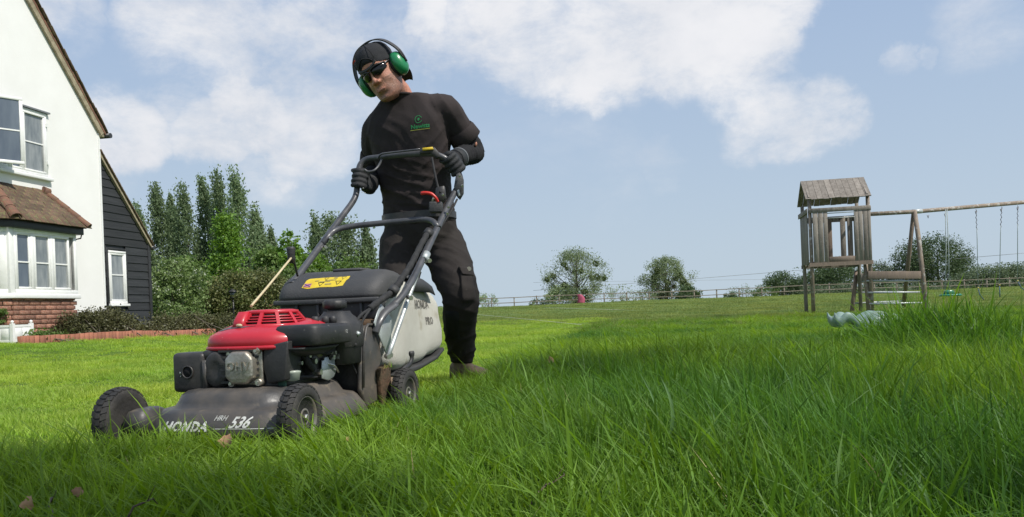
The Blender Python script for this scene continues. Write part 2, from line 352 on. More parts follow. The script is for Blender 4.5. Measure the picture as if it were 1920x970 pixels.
def scatter(name,protos,pts,label,cat):
    """one object: points carry variant, turn and scale; the clumps are instanced on them"""
    col=bpy.data.collections.new(name+'_kinds')
    for i,me in enumerate(protos):
        o=bpy.data.objects.new('%s_kind_%02d'%(name,i),me); col.objects.link(o)
    me=bpy.data.meshes.new(name); n=len(pts); P=np.array(pts,dtype=np.float32)   # x y z yaw tiltx tilty sx sz idx
    me.vertices.add(n); me.vertices.foreach_set('co',np.ascontiguousarray(P[:,:3]).ravel())
    a=me.attributes.new('rot','FLOAT_VECTOR','POINT'); a.data.foreach_set('vector',np.ascontiguousarray(P[:,[4,5,3]]).ravel())
    a=me.attributes.new('scl','FLOAT_VECTOR','POINT'); a.data.foreach_set('vector',np.ascontiguousarray(P[:,[6,6,7]]).ravel())
    a=me.attributes.new('idx','INT','POINT'); a.data.foreach_set('value',P[:,8].astype(np.int32))
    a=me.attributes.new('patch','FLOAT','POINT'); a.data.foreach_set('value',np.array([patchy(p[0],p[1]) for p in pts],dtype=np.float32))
    o=bpy.data.objects.new(name,me); C.objects.link(o); tag(o,label,cat,kind='stuff')
    g=bpy.data.node_groups.new(name,'GeometryNodeTree'); g.interface.new_socket('Geometry',in_out='INPUT',socket_type='NodeSocketGeometry'); g.interface.new_socket('Geometry',in_out='OUTPUT',socket_type='NodeSocketGeometry')
    gi=g.nodes.new('NodeGroupInput'); go=g.nodes.new('NodeGroupOutput'); ip=g.nodes.new('GeometryNodeInstanceOnPoints'); ci=g.nodes.new('GeometryNodeCollectionInfo')
    ci.inputs['Collection'].default_value=col; ci.inputs['Separate Children'].default_value=True; ci.inputs['Reset Children'].default_value=True
    def na(nm,ty):
        x=g.nodes.new('GeometryNodeInputNamedAttribute'); x.data_type=ty; x.inputs['Name'].default_value=nm; return x.outputs['Attribute']
    l=g.links.new; l(gi.outputs[0],ip.inputs['Points']); l(ci.outputs[0],ip.inputs['Instance']); ip.inputs['Pick Instance'].default_value=True
    l(na('idx','INT'),ip.inputs['Instance Index']); l(na('rot','FLOAT_VECTOR'),ip.inputs['Rotation']); l(na('scl','FLOAT_VECTOR'),ip.inputs['Scale']); l(ip.outputs[0],go.inputs[0])
    md=o.modifiers.new('scatter','NODES'); md.node_group=g; return o
def mound(x,y): return math.exp(-(((x-2.95)/.50)**2+((y-5.5)/.55)**2))
def lh(x,y):
    """height of the long grass"""
    u=uncut(x,y); e=min(1,max(0,u/.22))
    n=noise.noise(Vector((x*1.1,y*1.1,3)))*.5+.5; n2=noise.noise(Vector((x*3.1,y*3.1,7)))*.5+.5
    base=.062+.040*n+.030*n2
    base+= .03*sstep(-.4,1.2,x)
    base*=.55+.6*(noise.noise(Vector((x*.8,y*.8,50)))*.5+.5)+.42*(noise.noise(Vector((x*3.6,y*3.6,60)))*.5+.5)
    base*= .72+.28*e
    if x<-.1 and y>1.9 and y<3.6: base=min(base,.066 if (-1.22<x<-.45 and y<2.62) else .10)
    base+=.045*math.exp(-(((x+1.08)/.20)**2+((y-2.32)/.22)**2))+.012*math.exp(-(((x+.42)/.16)**2+((y-2.30)/.2)**2))
    base=base*(1-.5*sstep(4.6,9,y))
    return base*(1-.55*math.exp(-(((x/max(y,1)-.435)/.035)**2+((y-6.9)/1.3)**2)))+.16*mound(x,y)
def build_grass():
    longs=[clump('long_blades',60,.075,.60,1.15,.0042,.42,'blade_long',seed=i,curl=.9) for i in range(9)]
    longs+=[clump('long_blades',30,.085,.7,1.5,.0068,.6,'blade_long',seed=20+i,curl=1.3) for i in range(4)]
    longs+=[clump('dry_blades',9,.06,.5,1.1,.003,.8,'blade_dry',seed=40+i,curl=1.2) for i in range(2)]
    pts=[]
    def put(x,y,h,sx,idx,tilt=.18):
        pts.append((x,y,gz(x,y)-.004,rng.uniform(-1.0,1.0) if rng.uniform()<.75 else rng.uniform(-3.14,3.14),rng.normal(0,tilt*.6),rng.normal(-.06,tilt*.6),sx,h/.15,idx))
    cells=[(.55,2.2,.066),(2.2,4.2,.072),(4.2,8.,.095),(8.,13.,.15),(13.,19.,.25)]
    for y0,y1,st in cells:
        y=y0
        while y<y1:
            w=.68*y+1.6; x=-w
            while x<w:
                xx=x+rng.uniform(-.5,.5)*st; yy=y+rng.uniform(-.5,.5)*st
                u=uncut(xx,yy)
                if u>-.02 and not (abs((xx+.86)*.97+(yy-2.95)*-.24)<.24 and -.1< (yy-2.6) <.75):
                    far=.35*sstep(9,18,yy)
                    if rng.uniform()>far*1.2:
                        h=lh(xx,yy)*rng.uniform(.8,1.2); r=rng.uniform()
                        idx=int(rng.integers(0,9)) if r<.66 else (int(rng.integers(9,13)) if r<.985 else 13+int(rng.integers(0,2)))
                        m=mound(xx,yy)
                        if m>.35 and rng.uniform()<.5: idx=int(rng.integers(9,13))
                        put(xx,yy,h,(.95+st*2.4)*(1+.35*m)*(1 if y<4.2 else 1.25),idx,.16+.1*m)
                x+=st
            y+=st
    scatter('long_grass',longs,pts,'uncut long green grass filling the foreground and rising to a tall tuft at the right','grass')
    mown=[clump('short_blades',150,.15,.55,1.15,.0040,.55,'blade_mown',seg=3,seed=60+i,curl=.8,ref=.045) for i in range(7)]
    mp=[]
    for y0,y1,st in [(2.0,5.,.11),(5.,9.,.15),(9.,15.,.23),(15.,24.,.36)]:
        y=y0
        while y<y1:
            w=.68*y+3.8; x=-w
            while x<w:
                xx=x+rng.uniform(-.5,.5)*st; yy=y+rng.uniform(-.5,.5)*st; u=uncut(xx,yy)
                if u<.05 and xx<3.6:
                    # mower passes run across the lawn: ridges of slightly longer grass between them
                    ridge=math.sin((yy+.18*xx)*4.6+1.2*noise.noise(Vector((xx*.7,yy*.7,1))))
                    h=.032+.018*ridge+.02*noise.noise(Vector((xx*1.6,yy*1.6,5)))+.012*sstep(8,20,yy)
                    mp.append((xx,yy,gz(xx,yy)-.003,rng.uniform(-3.14,3.14),rng.normal(0,.08),rng.normal(0,.08),(.8+st*2.6),max(.018,h)/.045,int(rng.integers(0,7))))
                x+=st
            y+=st
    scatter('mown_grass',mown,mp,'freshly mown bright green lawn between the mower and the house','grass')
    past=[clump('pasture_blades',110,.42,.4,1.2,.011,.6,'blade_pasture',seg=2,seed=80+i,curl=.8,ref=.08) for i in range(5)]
    pp=[]
    for y0,y1,st in [(12.,20.,.40),(20.,34.,.62),(34.,60.,1.1),(60.,101.,1.9)]:
        y=y0
        while y<y1:
            w=.68*y+2; x=-w if y>20 else -1.
            while x<w:
                xx=x+rng.uniform(-.5,.5)*st; yy=y+rng.uniform(-.5,.5)*st
                if yy>13+1.0*noise.noise(Vector((xx*.5,yy*.5,0))) and (uncut(xx,yy)>0 or yy>20) :
                    h=.05+.05*max(0,noise.noise(Vector((xx*.25,yy*.25,9))))+.0006*yy
                    pp.append((xx,yy,gz(xx,yy)-.005,rng.uniform(-3.14,3.14),0,0,st*1.7,h/.08,int(rng.integers(0,5))))
                x+=st
            y+=st
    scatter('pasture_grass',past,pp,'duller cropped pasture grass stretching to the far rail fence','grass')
    print('grass instances',len(pts),len(mp),len(pp))
build_grass()
# a few broad pale blades standing in front, dry stalks, twigs and fallen leaves
def broad(px,v0,v1,D,du,w,mat,label):
    b=at(px,v0,D); b.z=gz(b.x,b.y); tp=at(px+du,v1,D-.05)
    g=G(); n=9; prev=None
    for i in range(n+1):
        t=i/n; p=b.lerp(tp,t)+Vector((.05*math.sin(t*2.6)*(1 if du<0 else -1),-.03*math.sin(t*3.1),.0))
        ww=w*(1-t**3)*(.7+.5*t)+.0004; q=Vector((ww*.5,ww*.18,0)); mid=p+Vector((0,.0018,0))
        ring=[p-q,mid,p+q]
        if prev: k=len(g.v); g.add(prev+ring,[(0,1,4,3),(1,2,5,4)],True)
        prev=ring
    o=g.build('grass_sprig',mat); tag(o,label,'grass blade'); return o
MATS['blade_pale']=None
leafmat('blade_pale',(.16,.28,.10),(.22,.34,.13),trans=.35,rough=.35,spec=.5,rnd=.1)
for a in [(1222,838,700,1.95,-8,.011,'blade_pale','broad pale grass blade standing upright in the foreground, its tip bent over'),
          (1208,830,693,2.0,-34,.007,'blade_pale','pale grass blade beside the broad one, leaning left'),
          (1300,850,745,2.0,-3,.008,'blade_pale','broad blade standing to the right of the two pale blades'),
          (1602,790,690,2.3,-12,.008,'blade_pale','pale blade standing in the grass below the slide end'),
          (1680,960,880,1.35,-22,.009,'blade_pale','bright broad blade near the lower edge of the grass at right'),
          (1490,815,640,2.6,-80,.006,'blade_pale','long thin blade leaning left in the middle of the uncut grass')]:
    broad(*a)
M('twig_bark',(.06,.04,.028),.8,(.11,.08,.055),30,bump=.4)
M('dead_leaf',(.26,.13,.06),.7,(.40,.24,.13),30,rnd=.2)
def twig(p,q,r,label):
    g=G(); a=Vector(p); b=Vector(q); mid=[a.lerp(b,t)+Vector((rng.normal(0,.004),rng.normal(0,.004),rng.normal(0,.004)+.012*math.sin(t*3.1))) for t in (0,.2,.4,.6,.8,1)]
    g.tube(mid,[r,r*.95,r*.85,r*.7,r*.55,r*.4],6); m=mid[3]; g.tube([m,m+Vector((.02,-.01,.03))],[r*.5,r*.2],5)
    tag(g.build('twig','twig_bark'),label,'twig')
twig(at(236,972,1.35),at(300,934,1.42),.0022,'dark twig lying on the grass near the lower left corner')
twig(at(993,946,1.4),at(1062,886,1.5),.0022,'dark twig lying on the grass at the bottom centre')
twig(at(1320,842,1.85),at(1480,868,1.8),.0022,'long thin twig caught in the grass right of centre')
twig(at(94,935,1.5),at(99,975,1.38),.0022,'grey twig standing up in the lower left corner')
def deadleaf(u,v,D,s,label):
    c=at(u,v,D); g=G(); vs=[];n=9
    ax=Vector((rng.uniform(-1,1),rng.uniform(-.5,.5),rng.uniform(-.3,.8))).normalized(); bx=ax.cross(Vector((.2,-1,.3))).normalized(); nn=ax.cross(bx)
    for i in range(n):
        t=i/(n-1); w=math.sin(math.pi*min(.98,t*.95+.03))*.42*s*(1+.25*math.sin(i*2.4)); p=c+ax*(t-.5)*s+nn*(.18*s*math.sin(t*3.1))
        vs+=[p-bx*w+nn*w*.4,p,p+bx*w+nn*w*.4]
    fs=[]
    for i in range(n-1): k=3*i; fs+=[(k,k+1,k+4,k+3),(k+1,k+2,k+5,k+4)]
    g.add(vs,fs,True); tag(g.build('dead_leaf','dead_leaf'),label,'leaf')
for a in [(421,826,2.18,.045,'curled brown leaf caught in the grass under the mower deck lettering'),(145,922,1.5,.022,'small orange-brown leaf in the grass at the lower left'),
          (48,944,1.42,.03,'brown crumpled leaf in the lower left corner'),(1034,674,4.6,.05,'pale dry leaf in the shaded grass behind the mower track'),
          (1222,872,1.8,.02,'small brown leaf low in the grass right of centre'),(1403,876,1.8,.016,'tiny orange leaf beside the long thin twig'),(1890,945,1.45,.026,'pinkish brown leaf at the lower right corner'),
          (1358,940,1.45,.024,'dark reddish leaf at the bottom of the grass'),(654,822,2.2,.016,'small red leaf in the grass between the mower wheels')]: deadleaf(*a)
# ================================================================== trees and shrubs
leafmat('leaf_poplar',(.135,.200,.095),(.220,.290,.150),trans=.42,rnd=.15)
leafmat('leaf_bright',(.085,.180,.022),(.160,.275,.045),trans=.35,rnd=.15)
leafmat('leaf_mid',(.075,.145,.028),(.150,.220,.060),trans=.3,rnd=.15)
leafmat('leaf_pale',(.120,.195,.055),(.240,.320,.120),trans=.3,rnd=.15)
leafmat('leaf_dark',(.062,.105,.042),(.110,.160,.070),trans=.3,rnd=.15)
leafmat('leaf_sparse',(.190,.255,.120),(.290,.355,.190),trans=.35,rnd=.15)
leafmat('leaf_mistletoe',(.070,.105,.030),(.115,.150,.045),trans=.2,rnd=.15)
leafmat('leaf_bronze',(.095,.130,.040),(.185,.185,.070),trans=.25,rnd=.15)
leafmat('leaf_cotoneaster',(.055,.058,.024),(.125,.125,.050),trans=.15,rnd=.1)
leafmat('flower_white',(.50,.55,.42),(.65,.68,.55),trans=.2,rnd=.05)
leafmat('leaf_far',(.110,.155,.080),(.160,.205,.115),trans=.3,rnd=.15)
M('bark',(.075,.060,.045),.9,(.14,.12,.09),6,bump=.6,bs=20)
def leaves(name,P,size,mat,asp=.6,flat=.0,parent=None,seed=1,vert=0.):
    """many small separate two-faced leaves (a bent quad each)"""
    r=np.random.default_rng(seed); n=len(P); P=np.asarray(P)
    a=r.normal(size=(n,3)); a[:,2]*=(1+vert*2); a/=np.linalg.norm(a,axis=1)[:,None]; b=r.normal(size=(n,3)); b[:,2]*=(1-flat)
    b-=a*(a*b).sum(1)[:,None]; b/=np.linalg.norm(b,axis=1)[:,None]; s=size*r.uniform(.55,1.35,size=(n,1)); c=np.cross(a,b)
    A=a*s*.5; B=b*s*.5*asp; K=c*s*.12
    V=np.stack([P-A,P-B+K,P+A,P+B+K],1).reshape(-1,3); Q=np.arange(n*4).reshape(n,4); sh=np.repeat(r.uniform(0,1,n),4)
    return link(name,npmesh(name,V,Q,mat,{'shade':sh}),parent)
def crown_pts(kind,h,w,n,seed,clumps=90,tight=.085,base=.12):
    """leaf positions grouped into clumps spread through an uneven crown volume, z from 0 to h"""
    r=np.random.default_rng(seed); cs=[]; k=0
    ph=r.uniform(0,6.28,8)
    while len(cs)<clumps:
        t=r.uniform(0,1)**.9; a=r.uniform(0,6.283)
        if kind=='poplar': prof=math.sin(math.pi*min(1,(t*.86+.14)))**.55*(1-.45*t)*(1 if t<.93 else .5)
        elif kind=='cone': prof=(1-t)**.8*(1 if t>.08 else .6)
        elif kind=='bush': prof=math.sqrt(max(0,1-(t*.98)**2.2))
        elif kind=='vase': prof=math.sin(math.pi*(t*.72+.2))**.8
        else: prof=math.sin(math.pi*min(1,t*.86+.12))**.62
        lob=1+.20*math.sin(3*a+ph[0]+t*3)+.14*math.sin(5*a+ph[1]-t*7)+.12*math.sin(9*t+ph[2]+2*a)
        rr=prof*lob*w*.5*(r.uniform(.15,1)**.42)
        zt=base+(1-base)*t
        cs.append((rr*math.cos(a),rr*math.sin(a),zt*h))
    cs=np.array(cs); idx=r.integers(0,len(cs),n); sg=tight*w*r.uniform(.55,1.35,len(cs))
    off=np.clip(r.normal(size=(n,3)),-1.7,1.7); 
    if kind=='poplar': off[:,2]*=2.3; off[:,:2]*=.7
    if kind=='bush': off[:,2]*=.8
    P=cs[idx]+off*sg[idx][:,None]; P[:,2]=np.clip(P[:,2],.01*h,None)
    return P,cs
def limbs(g,cs,h,tr,nl,lean=(0,0),seed=0,split=.25):
    r=np.random.default_rng(seed); top=Vector((lean[0],lean[1],h*.82)); pts=[Vector((0,0,-.2)),Vector((lean[0]*.1,lean[1]*.1,h*split)),Vector((lean[0]*.5,lean[1]*.5,h*.55)),top]
    P=spline(pts,5); g.tube(P,[tr*(1-.82*i/(len(P)-1)) for i in range(len(P))],8)
    for i in r.permutation(len(cs))[:nl]:
        c=Vector(cs[i]); t=max(.12,min(.85,(c.z/h)-.18)); k=int(t*(len(P)-1)); s=P[k]; m=s.lerp(c,.5)+Vector((0,0,-.04*h))
        g.tube([s,m,c],[tr*.32*(1-t*.6),tr*.2*(1-t*.6),tr*.06],5,cap=False)
def tree(name,u,vb,vt,wpx,D,kind,mat,n,size,label,cat='tree',group=None,seed=0,clumps=90,tight=.085,nl=26,lean=0.,tr=None,asp=.6,base=.12,extra=None,shear=0.,zground=None):
    b=at(u,vb,D); z0=min(gz(b.x,b.y),b.z) if zground is None else zground; top=at(u,vt,D); h=top.z-z0; w=wpx/F*D
    t=thing(name,label,cat,(b.x,b.y,z0),rng.uniform(0,6.28) if not shear else 0.,group)
    P,cs=crown_pts(kind,h,w,n,seed,clumps,tight,base)
    if shear: P[:,0]+=shear*(P[:,2]/h)**2*h; cs[:,0]+=shear*(cs[:,2]/h)**2*h
    g=G(); limbs(g,cs,h,tr or max(.02,h*.016),nl,(shear*h*.6,0),seed); g.build('trunk','bark',t)
    leaves('crown',P,size,mat,parent=t,seed=seed,asp=asp,vert=.6 if kind=='poplar' else 0)
    return t,h,w,cs
PG='lombardy style poplars in the row behind the house'
for i,(u,vt,w,D,lab) in enumerate([(272,400,46,78,'short poplar partly hidden behind the black boarded annex'),(312,368,52,80,'tall narrow poplar first in the row right of the house'),(338,372,34,84,'slim poplar leaning against the first tall one'),
    (362,373,58,80,'poplar with a full crown in the middle of the gap before the tallest group'),(400,345,42,82,'tall poplar at the left of the tallest group'),(430,338,54,80,'tallest poplar in the row, its tip bent left'),
    (462,343,60,78,'broad tall poplar right of the tallest one'),(494,402,44,80,'lower poplar at the right shoulder of the tall group'),(521,437,26,84,'smallest conical poplar at the right end of the row')]):
    tree('poplar_tree',u,600,vt,w*1.28,D,'poplar','leaf_poplar',8500,.26,lab,group=PG,seed=100+i,clumps=150,tight=.105,nl=20,shear=-.045,tr=.2,base=.02)
for i,(u,vt,w,lab) in enumerate([(640,414,110,'broad poplar clump seen through the mower handle'),(697,436,44,'narrow poplar between the handle and the man'),(602,412,36,'thin poplar at the left edge of the clump behind the handle')]):
    tree('poplar_tree',u,600,vt,w*1.2,78,'round' if i==0 else 'poplar','leaf_poplar',15000 if i==0 else 6500,.26,lab,group='poplars behind the mower handle',seed=120+i,clumps=190,tight=.085,nl=20,shear=-.03,tr=.2,base=.02)
tree('broadleaf_tree',430,600,402,92,46,'cone','leaf_bright',7000,.19,'bright green broadleaf tree standing in front of the tall poplars',seed=131,clumps=120,tight=.10,nl=30,base=.08)
tree('sapling',548,600,436,60,30,'vase','leaf_bright',1500,.15,'young leafy sapling with open branches above the mower cord',seed=132,clumps=46,tight=.07,nl=30,base=.2)
tree('broadleaf_tree',585,600,478,90,34,'bush','leaf_bright',4200,.15,'low light green tree behind the mower handle',seed=133,clumps=90,tight=.09,nl=20)
tree('broadleaf_tree',508,600,470,80,36,'bush','leaf_mid',4200,.16,'mid green bushy tree left of the sapling',seed=134,clumps=90,tight=.09,nl=20)
tree('broadleaf_tree',345,600,490,120,44,'bush','leaf_mid',5200,.18,'wide green tree under the poplars beside the annex',seed=135,clumps=110,tight=.09,nl=20)
tree('broadleaf_tree',660,600,492,130,40,'bush','leaf_mid',4800,.18,'wide green bush behind the grass bag and the man',seed=136,clumps=100,tight=.09,nl=20)
# shrubs nearer by
t,h,w,cs=tree('flowering_shrub',325,606,496,118,22,'bush','leaf_pale',9000,.085,'large pale green shrub with whitish flower heads at the annex corner',cat='shrub',seed=140,clumps=150,tight=.075,nl=20,tr=.03,base=.03)
fl=[Vector(c)*1.03 for c in cs if c[2]>.35*h][:70]; leaves('flower_head',np.repeat(np.array(fl),16,0)+np.random.default_rng(3).normal(0,.05,(len(fl)*16,3)),.045,'flower_white',parent=t,seed=9,asp=.9)
tree('bronze_shrub',435,604,512,110,24,'bush','leaf_bronze',6500,.085,'reddish brown leaved shrub behind the garden lantern',cat='shrub',seed=141,clumps=110,tight=.085,nl=24,tr=.03,base=.03)
tree('bronze_shrub',500,604,515,110,25,'bush','leaf_bronze',6500,.085,'bronze tinted shrub left of the mower hood',cat='shrub',seed=142,clumps=110,tight=.085,nl=24,tr=.03,base=.03)
tree('green_shrub',380,604,524,70,24,'bush','leaf_mid',4200,.085,'small green shrub between the flowering and the bronze shrub',cat='shrub',seed=143,clumps=80,tight=.085,nl=16,tr=.03,base=.03)
tree('green_shrub',570,604,505,120,27,'bush','leaf_mid',5500,.10,'green shrub right behind the mower hood',cat='shrub',seed=144,clumps=100,tight=.085,nl=16,tr=.03,base=.03)
tree('green_shrub',4,622,582,34,12.2,'bush','leaf_mid',1200,.04,'small green plant growing behind the white planter',cat='shrub',seed=145,clumps=40,tight=.09,nl=10,tr=.01,base=.02)
def hedge(name,pts,wid,hgt,n,size,mat,label,seed,stems=60,cat='shrub',parentmat='bark'):
    """long low spreading shrub along a line of ground points"""
    r=np.random.default_rng(seed); P0=[Vector(p) for p in pts]; o0=P0[0]; t=thing(name,label,cat,tuple(o0)); L=[(P0[i+1]-P0[i]).length for i in range(len(P0)-1)]; T=sum(L)
    def along(s):
        for i,l in enumerate(L):
            if s<=l: return P0[i].lerp(P0[i+1],s/l)
            s-=l
        return P0[-1]
    nc=int(T*34); cs=[]
    for i in range(nc):
        s=r.uniform(0,T); c=along(s)-o0; e=min(1,min(s,T-s)/.5+.25); hh=hgt*(.75+.3*noise.noise(Vector((s*1.3,0,seed))))*e
        a=r.uniform(0,math.pi); q=r.uniform(.3,1)**.5; cs.append((c.x+wid*.5*math.cos(a)*q,c.y+wid*.5*math.cos(a)*q*.3+wid*.35*r.uniform(-1,1),c.z+max(.04,hh*math.sin(a)*q)))
    cs=np.array(cs); idx=r.integers(0,nc,n); P=cs[idx]+r.normal(size=(n,3))*np.array([.09,.09,.06]); leaves('foliage',P,size,mat,parent=t,seed=seed,asp=.5)
    g=G()
    for i in range(stems):
        c=Vector(cs[r.integers(0,nc)]); s=Vector((c.x+r.normal(0,.25),c.y,gz(o0.x+c.x,o0.y+c.y)-o0.z)); g.tube([s,s.lerp(c,.5)+Vector((r.normal(0,.06),r.normal(0,.06),.03)),c+Vector((r.normal(0,.05),0,r.uniform(.02,.16)))],[.012,.008,.003],4,cap=False)
    tag(g.build('stem','bark',t),kind='stuff'); return t
def gp(u,D,dz=0): p=at(u,600,D); return Vector((p.x,p.y,gz(p.x,p.y)+dz))
hedge('spreading_shrub',[gp(128,13.0),gp(200,13.8),gp(270,14.7)],.70,.56,18000,.045,'leaf_cotoneaster','low dull brown-green shrub spreading along the brick edging under the annex',150,110)
hedge('spreading_shrub',[gp(282,14.95),gp(350,16.2),gp(455,18.0)],.62,.50,14000,.045,'leaf_cotoneaster','low dark green shrub spreading from the annex corner behind the mower engine',151,90)
hedge('grass_tuft_plant',[gp(56,12.2),gp(112,12.5)],.3,.16,1400,.07,'leaf_mid','low tufts of green plant at the foot of the brick bay',152,10,cat='plant')
# ---- far field trees beyond the rail fence
def mist_tree(u,vb,vt,w,D,label,seed,side):
    t,h,ww,cs=tree('mistletoe_tree',u,vb,vt,w,D,'round','leaf_sparse',11000,.24,label,group='thinly leaved trees full of mistletoe beyond the fence',seed=seed,clumps=230,tight=.048,nl=90,tr=.28,base=.08,asp=.4)
    r=np.random.default_rng(seed+5); sel=[c for c in cs if c[2]<h*.78 and abs(c[0])<ww*.38]; 
    for k,c in enumerate(sel[:24]):
        m=r.normal(size=(150,3)); m/=np.linalg.norm(m,axis=1)[:,None]; m*=(r.uniform(.35,1,150)**.4)[:,None]*r.uniform(.25,.5)
        leaves('mistletoe_ball',m+np.array(c)*np.array([.92,.92,1]),.26,'leaf_mistletoe',parent=t,seed=seed+k)
mist_tree(1083,572,472,122,112,'larger round tree full of dark mistletoe balls beyond the rail fence',160,1)
mist_tree(1250,563,486,90,116,'smaller round mistletoe tree to the right along the fence',161,1)
for i,(u,vb,vt,w,D,k,m,n,lab) in enumerate([
  (1052,574,540,60,110,'bush','leaf_sparse',1400,'low branch-like bush at the left foot of the larger mistletoe tree'),
  (1290,566,541,50,112,'bush','leaf_dark',1600,'dark bush at the right foot of the smaller mistletoe tree'),
  (1165,572,540,60,114,'vase','leaf_sparse',500,'thin bare-looking bush between the two mistletoe trees'),
  (1205,570,545,50,114,'bush','leaf_sparse',500,'pale low scrub left of the smaller mistletoe tree'),
  (916,580,553,44,112,'vase','leaf_sparse',450,'thin twiggy bush at the left end of the fence, next to the man'),
  (1008,577,562,34,112,'bush','leaf_sparse',300,'tiny low scrub left of the larger mistletoe tree'),
  (1392,562,540,50,118,'vase','leaf_sparse',320,'sparse scrub behind the fence in the open gap'),
  (1372,562,551,34,116,'bush','leaf_dark',500,'small dark bush low behind the middle of the fence'),
  (1436,556,538,50,120,'bush','leaf_mid',900,'low bush at the left of the dark field tree'),
  (1468,556,517,66,124,'round','leaf_dark',3200,'small dark round field tree left of the play tower'),
  (1500,556,527,50,124,'round','leaf_dark',2200,'dark tree beside the play tower post'),
  (1568,553,495,100,120,'round','leaf_dark',5200,'dark broad tree seen beneath the play tower platform'),
  (1545,553,506,60,122,'round','leaf_dark',3000,'left lobe tree of the dark group under the play tower'),
  (1648,552,496,70,124,'round','leaf_far',3000,'rounded tree between the tower and the ladder frame'),
  (1718,548,458,90,118,'round','leaf_dark',5200,'large dark oak-like tree behind the swing frame, left half'),
  (1760,546,450,100,118,'round','leaf_dark',6200,'largest dark tree in the field, behind the swing frame'),
  (1800,546,482,50,120,'round','leaf_dark',2400,'lower right part tree beside the largest dark tree')]):
    tree('field_tree' if vb-vt>30 else 'field_bush',u,vb,vt,w*1.05,D,k,m,int(n*1.9),.25 if n>900 else .2,lab,cat='tree' if vb-vt>30 else 'bush',seed=170+i,clumps=max(24,n//45),tight=.085,nl=24 if n>900 else 40,tr=.25 if n>2000 else .07,base=.06)
for i,(u,vt,w,lab) in enumerate([(1815,518,80,'hedge bush directly right of the largest dark tree'),(1850,505,80,'hedge bush behind the green seat swing'),(1890,502,80,'hedge bush behind the rope swings'),(1925,498,80,'hedge bush at the right edge of the picture')]):
    tree('field_bush',u,549,vt,w,108,'bush','leaf_far',5200,.24,lab,cat='bush',group='hedge bushes at the right end of the fence',seed=200+i,clumps=80,tight=.09,nl=20,tr=.08,base=.03)
for i,(u,vt) in enumerate([(1530,541),(1580,540),(1630,540),(1680,538),(1730,536),(1780,534)]):
    tree('field_bush',u,553,vt,70,106,'bush','leaf_far',1900,.22,['low hedge bush under the tower between its posts','low hedge bush below the platform board','low hedge bush behind the ladder posts','low hedge bush behind the ladder rungs','low hedge bush right of the ladder frame','low hedge bush below the swing ropes'][i],cat='bush',group='low field hedge under the dark trees',seed=210+i,clumps=50,tight=.09,nl=10,tr=.05,base=.03)
# ---- far rail fence
M('fence_wood',(.19,.155,.115),.85,(.29,.25,.20),3,bump=.3,rnd=.12)
def rail_fence():
    p0=at(880,577,96); p1=at(1935,540,96)
    t=thing('rail_fence','long weathered two-rail timber fence along the crest of the field','fence',(p0.x,p0.y,gz(p0.x,p0.y)))
    n=25; me=None; rm=None; prev=None; W=wmat(t).inverted()
    for i in range(n+1):
        x=p0.x+(p1.x-p0.x)*i/n; y=p0.y; z=gz(x,y); h=1.22+.04*math.sin(i*2.1)
        if me is None:
            g=G(); g.box(-.065,.065,-.07,.07,-.3,1.25); me=g.mesh('post','fence_wood',bevel=.012,seg=1)
        o=link('post',me,t); o.location=(x-p0.x,0,z-p0.z+ (p0.z-gz(p0.x,p0.y))); o.scale=(1,1,h/1.25)
        if prev:
            for hz in (1.12,.52):
                g=G(); a=Vector((prev[0],y-.10,prev[1]+hz)); b=Vector((x,y-.10,z+hz)); d=.045
                g.add([a+Vector((0,-.022,-d)),a+Vector((0,.022,-d)),a+Vector((0,.022,d)),a+Vector((0,-.022,d)),b+Vector((0,-.022,-d)),b+Vector((0,.022,-d)),b+Vector((0,.022,d)),b+Vector((0,-.022,d))],[(0,1,2,3),(7,6,5,4),(0,4,5,1),(1,5,6,2),(2,6,7,3),(3,7,4,0)])
                g.build('rail','fence_wood',t,world=True)
        prev=(x,z)
rail_fence()
M('pink_cloth',(.42,.09,.15),.8,(.30,.05,.10),4,bump=.3,bs=10)
g=G(); b=at(1089,573,94); rs=[]
for i,(z,w,dx) in enumerate([(0,.36,.10),(.30,.44,.02),(.7,.40,.08),(1.0,.34,-.02),(1.15,.30,-.14),(1.19,.1,-.16)]):
    rs.append([Vector((b.x+dx+w*math.cos(a)*(1+.12*math.sin(3*a+i)),b.y+.2*math.sin(a),gz(b.x,b.y)-.05+z)) for a in [k*math.pi/8 for k in range(16)]])
g.rings(rs); tag(g.build('hanging_cloth','pink_cloth'),'small crimson pink cloth bundle hung on the far fence before the mistletoe tree','cloth')
# ---- lines of wire across the field and an overhead cable
M('white_tape',(.62,.62,.55),.5); M('cable_grey',(.35,.36,.36),.5); M('plastic_white',(.75,.75,.72),.4,(.6,.6,.56),20)
def wire(name,pts,r,mat,label,cat,posts=()):
    t=thing(name,label,cat,tuple(pts[0])); g=G(); g.tube(spline(pts,5),r,5); g.build('strand',mat,t,world=True)
    for p in posts:
        g=G(); b=Vector((p[0],p[1],gz(p[0],p[1])-.1)); g.tube([b,Vector(p)+Vector((0,0,.04))],.012,6); g.build('post','plastic_white',t,world=True)
def wp(*l): return [at(*a) for a in l]
wire('electric_fence_tape',wp((860,587,20),(960,596,17.5),(1090,609,16)),.0028,'white_tape','white electric fence tape running low over the mown lawn right of the man','fence tape')
wire('electric_fence_tape',wp((1020,577,44),(1200,582,40),(1400,583,36),(1520,582,32),(1640,580,30),(1930,582,28)),.006,'white_tape','white fence tape running low across the pasture in front of the play tower','fence tape')
wire('overhead_cable',wp((1000,545,150),(1300,523,140),(1500,507,130),(1700,493,120),(1930,474,110)),.035,'cable_grey','thin overhead cable rising to the right behind the play tower','cable')
wire('overhead_cable',wp((1000,530,160),(1290,526,150),(1480,523,140),(1600,514,130),(1830,497,118),(1930,490,110)),.022,'cable_grey','lower fainter cable crossing the field trees under the first one','cable')

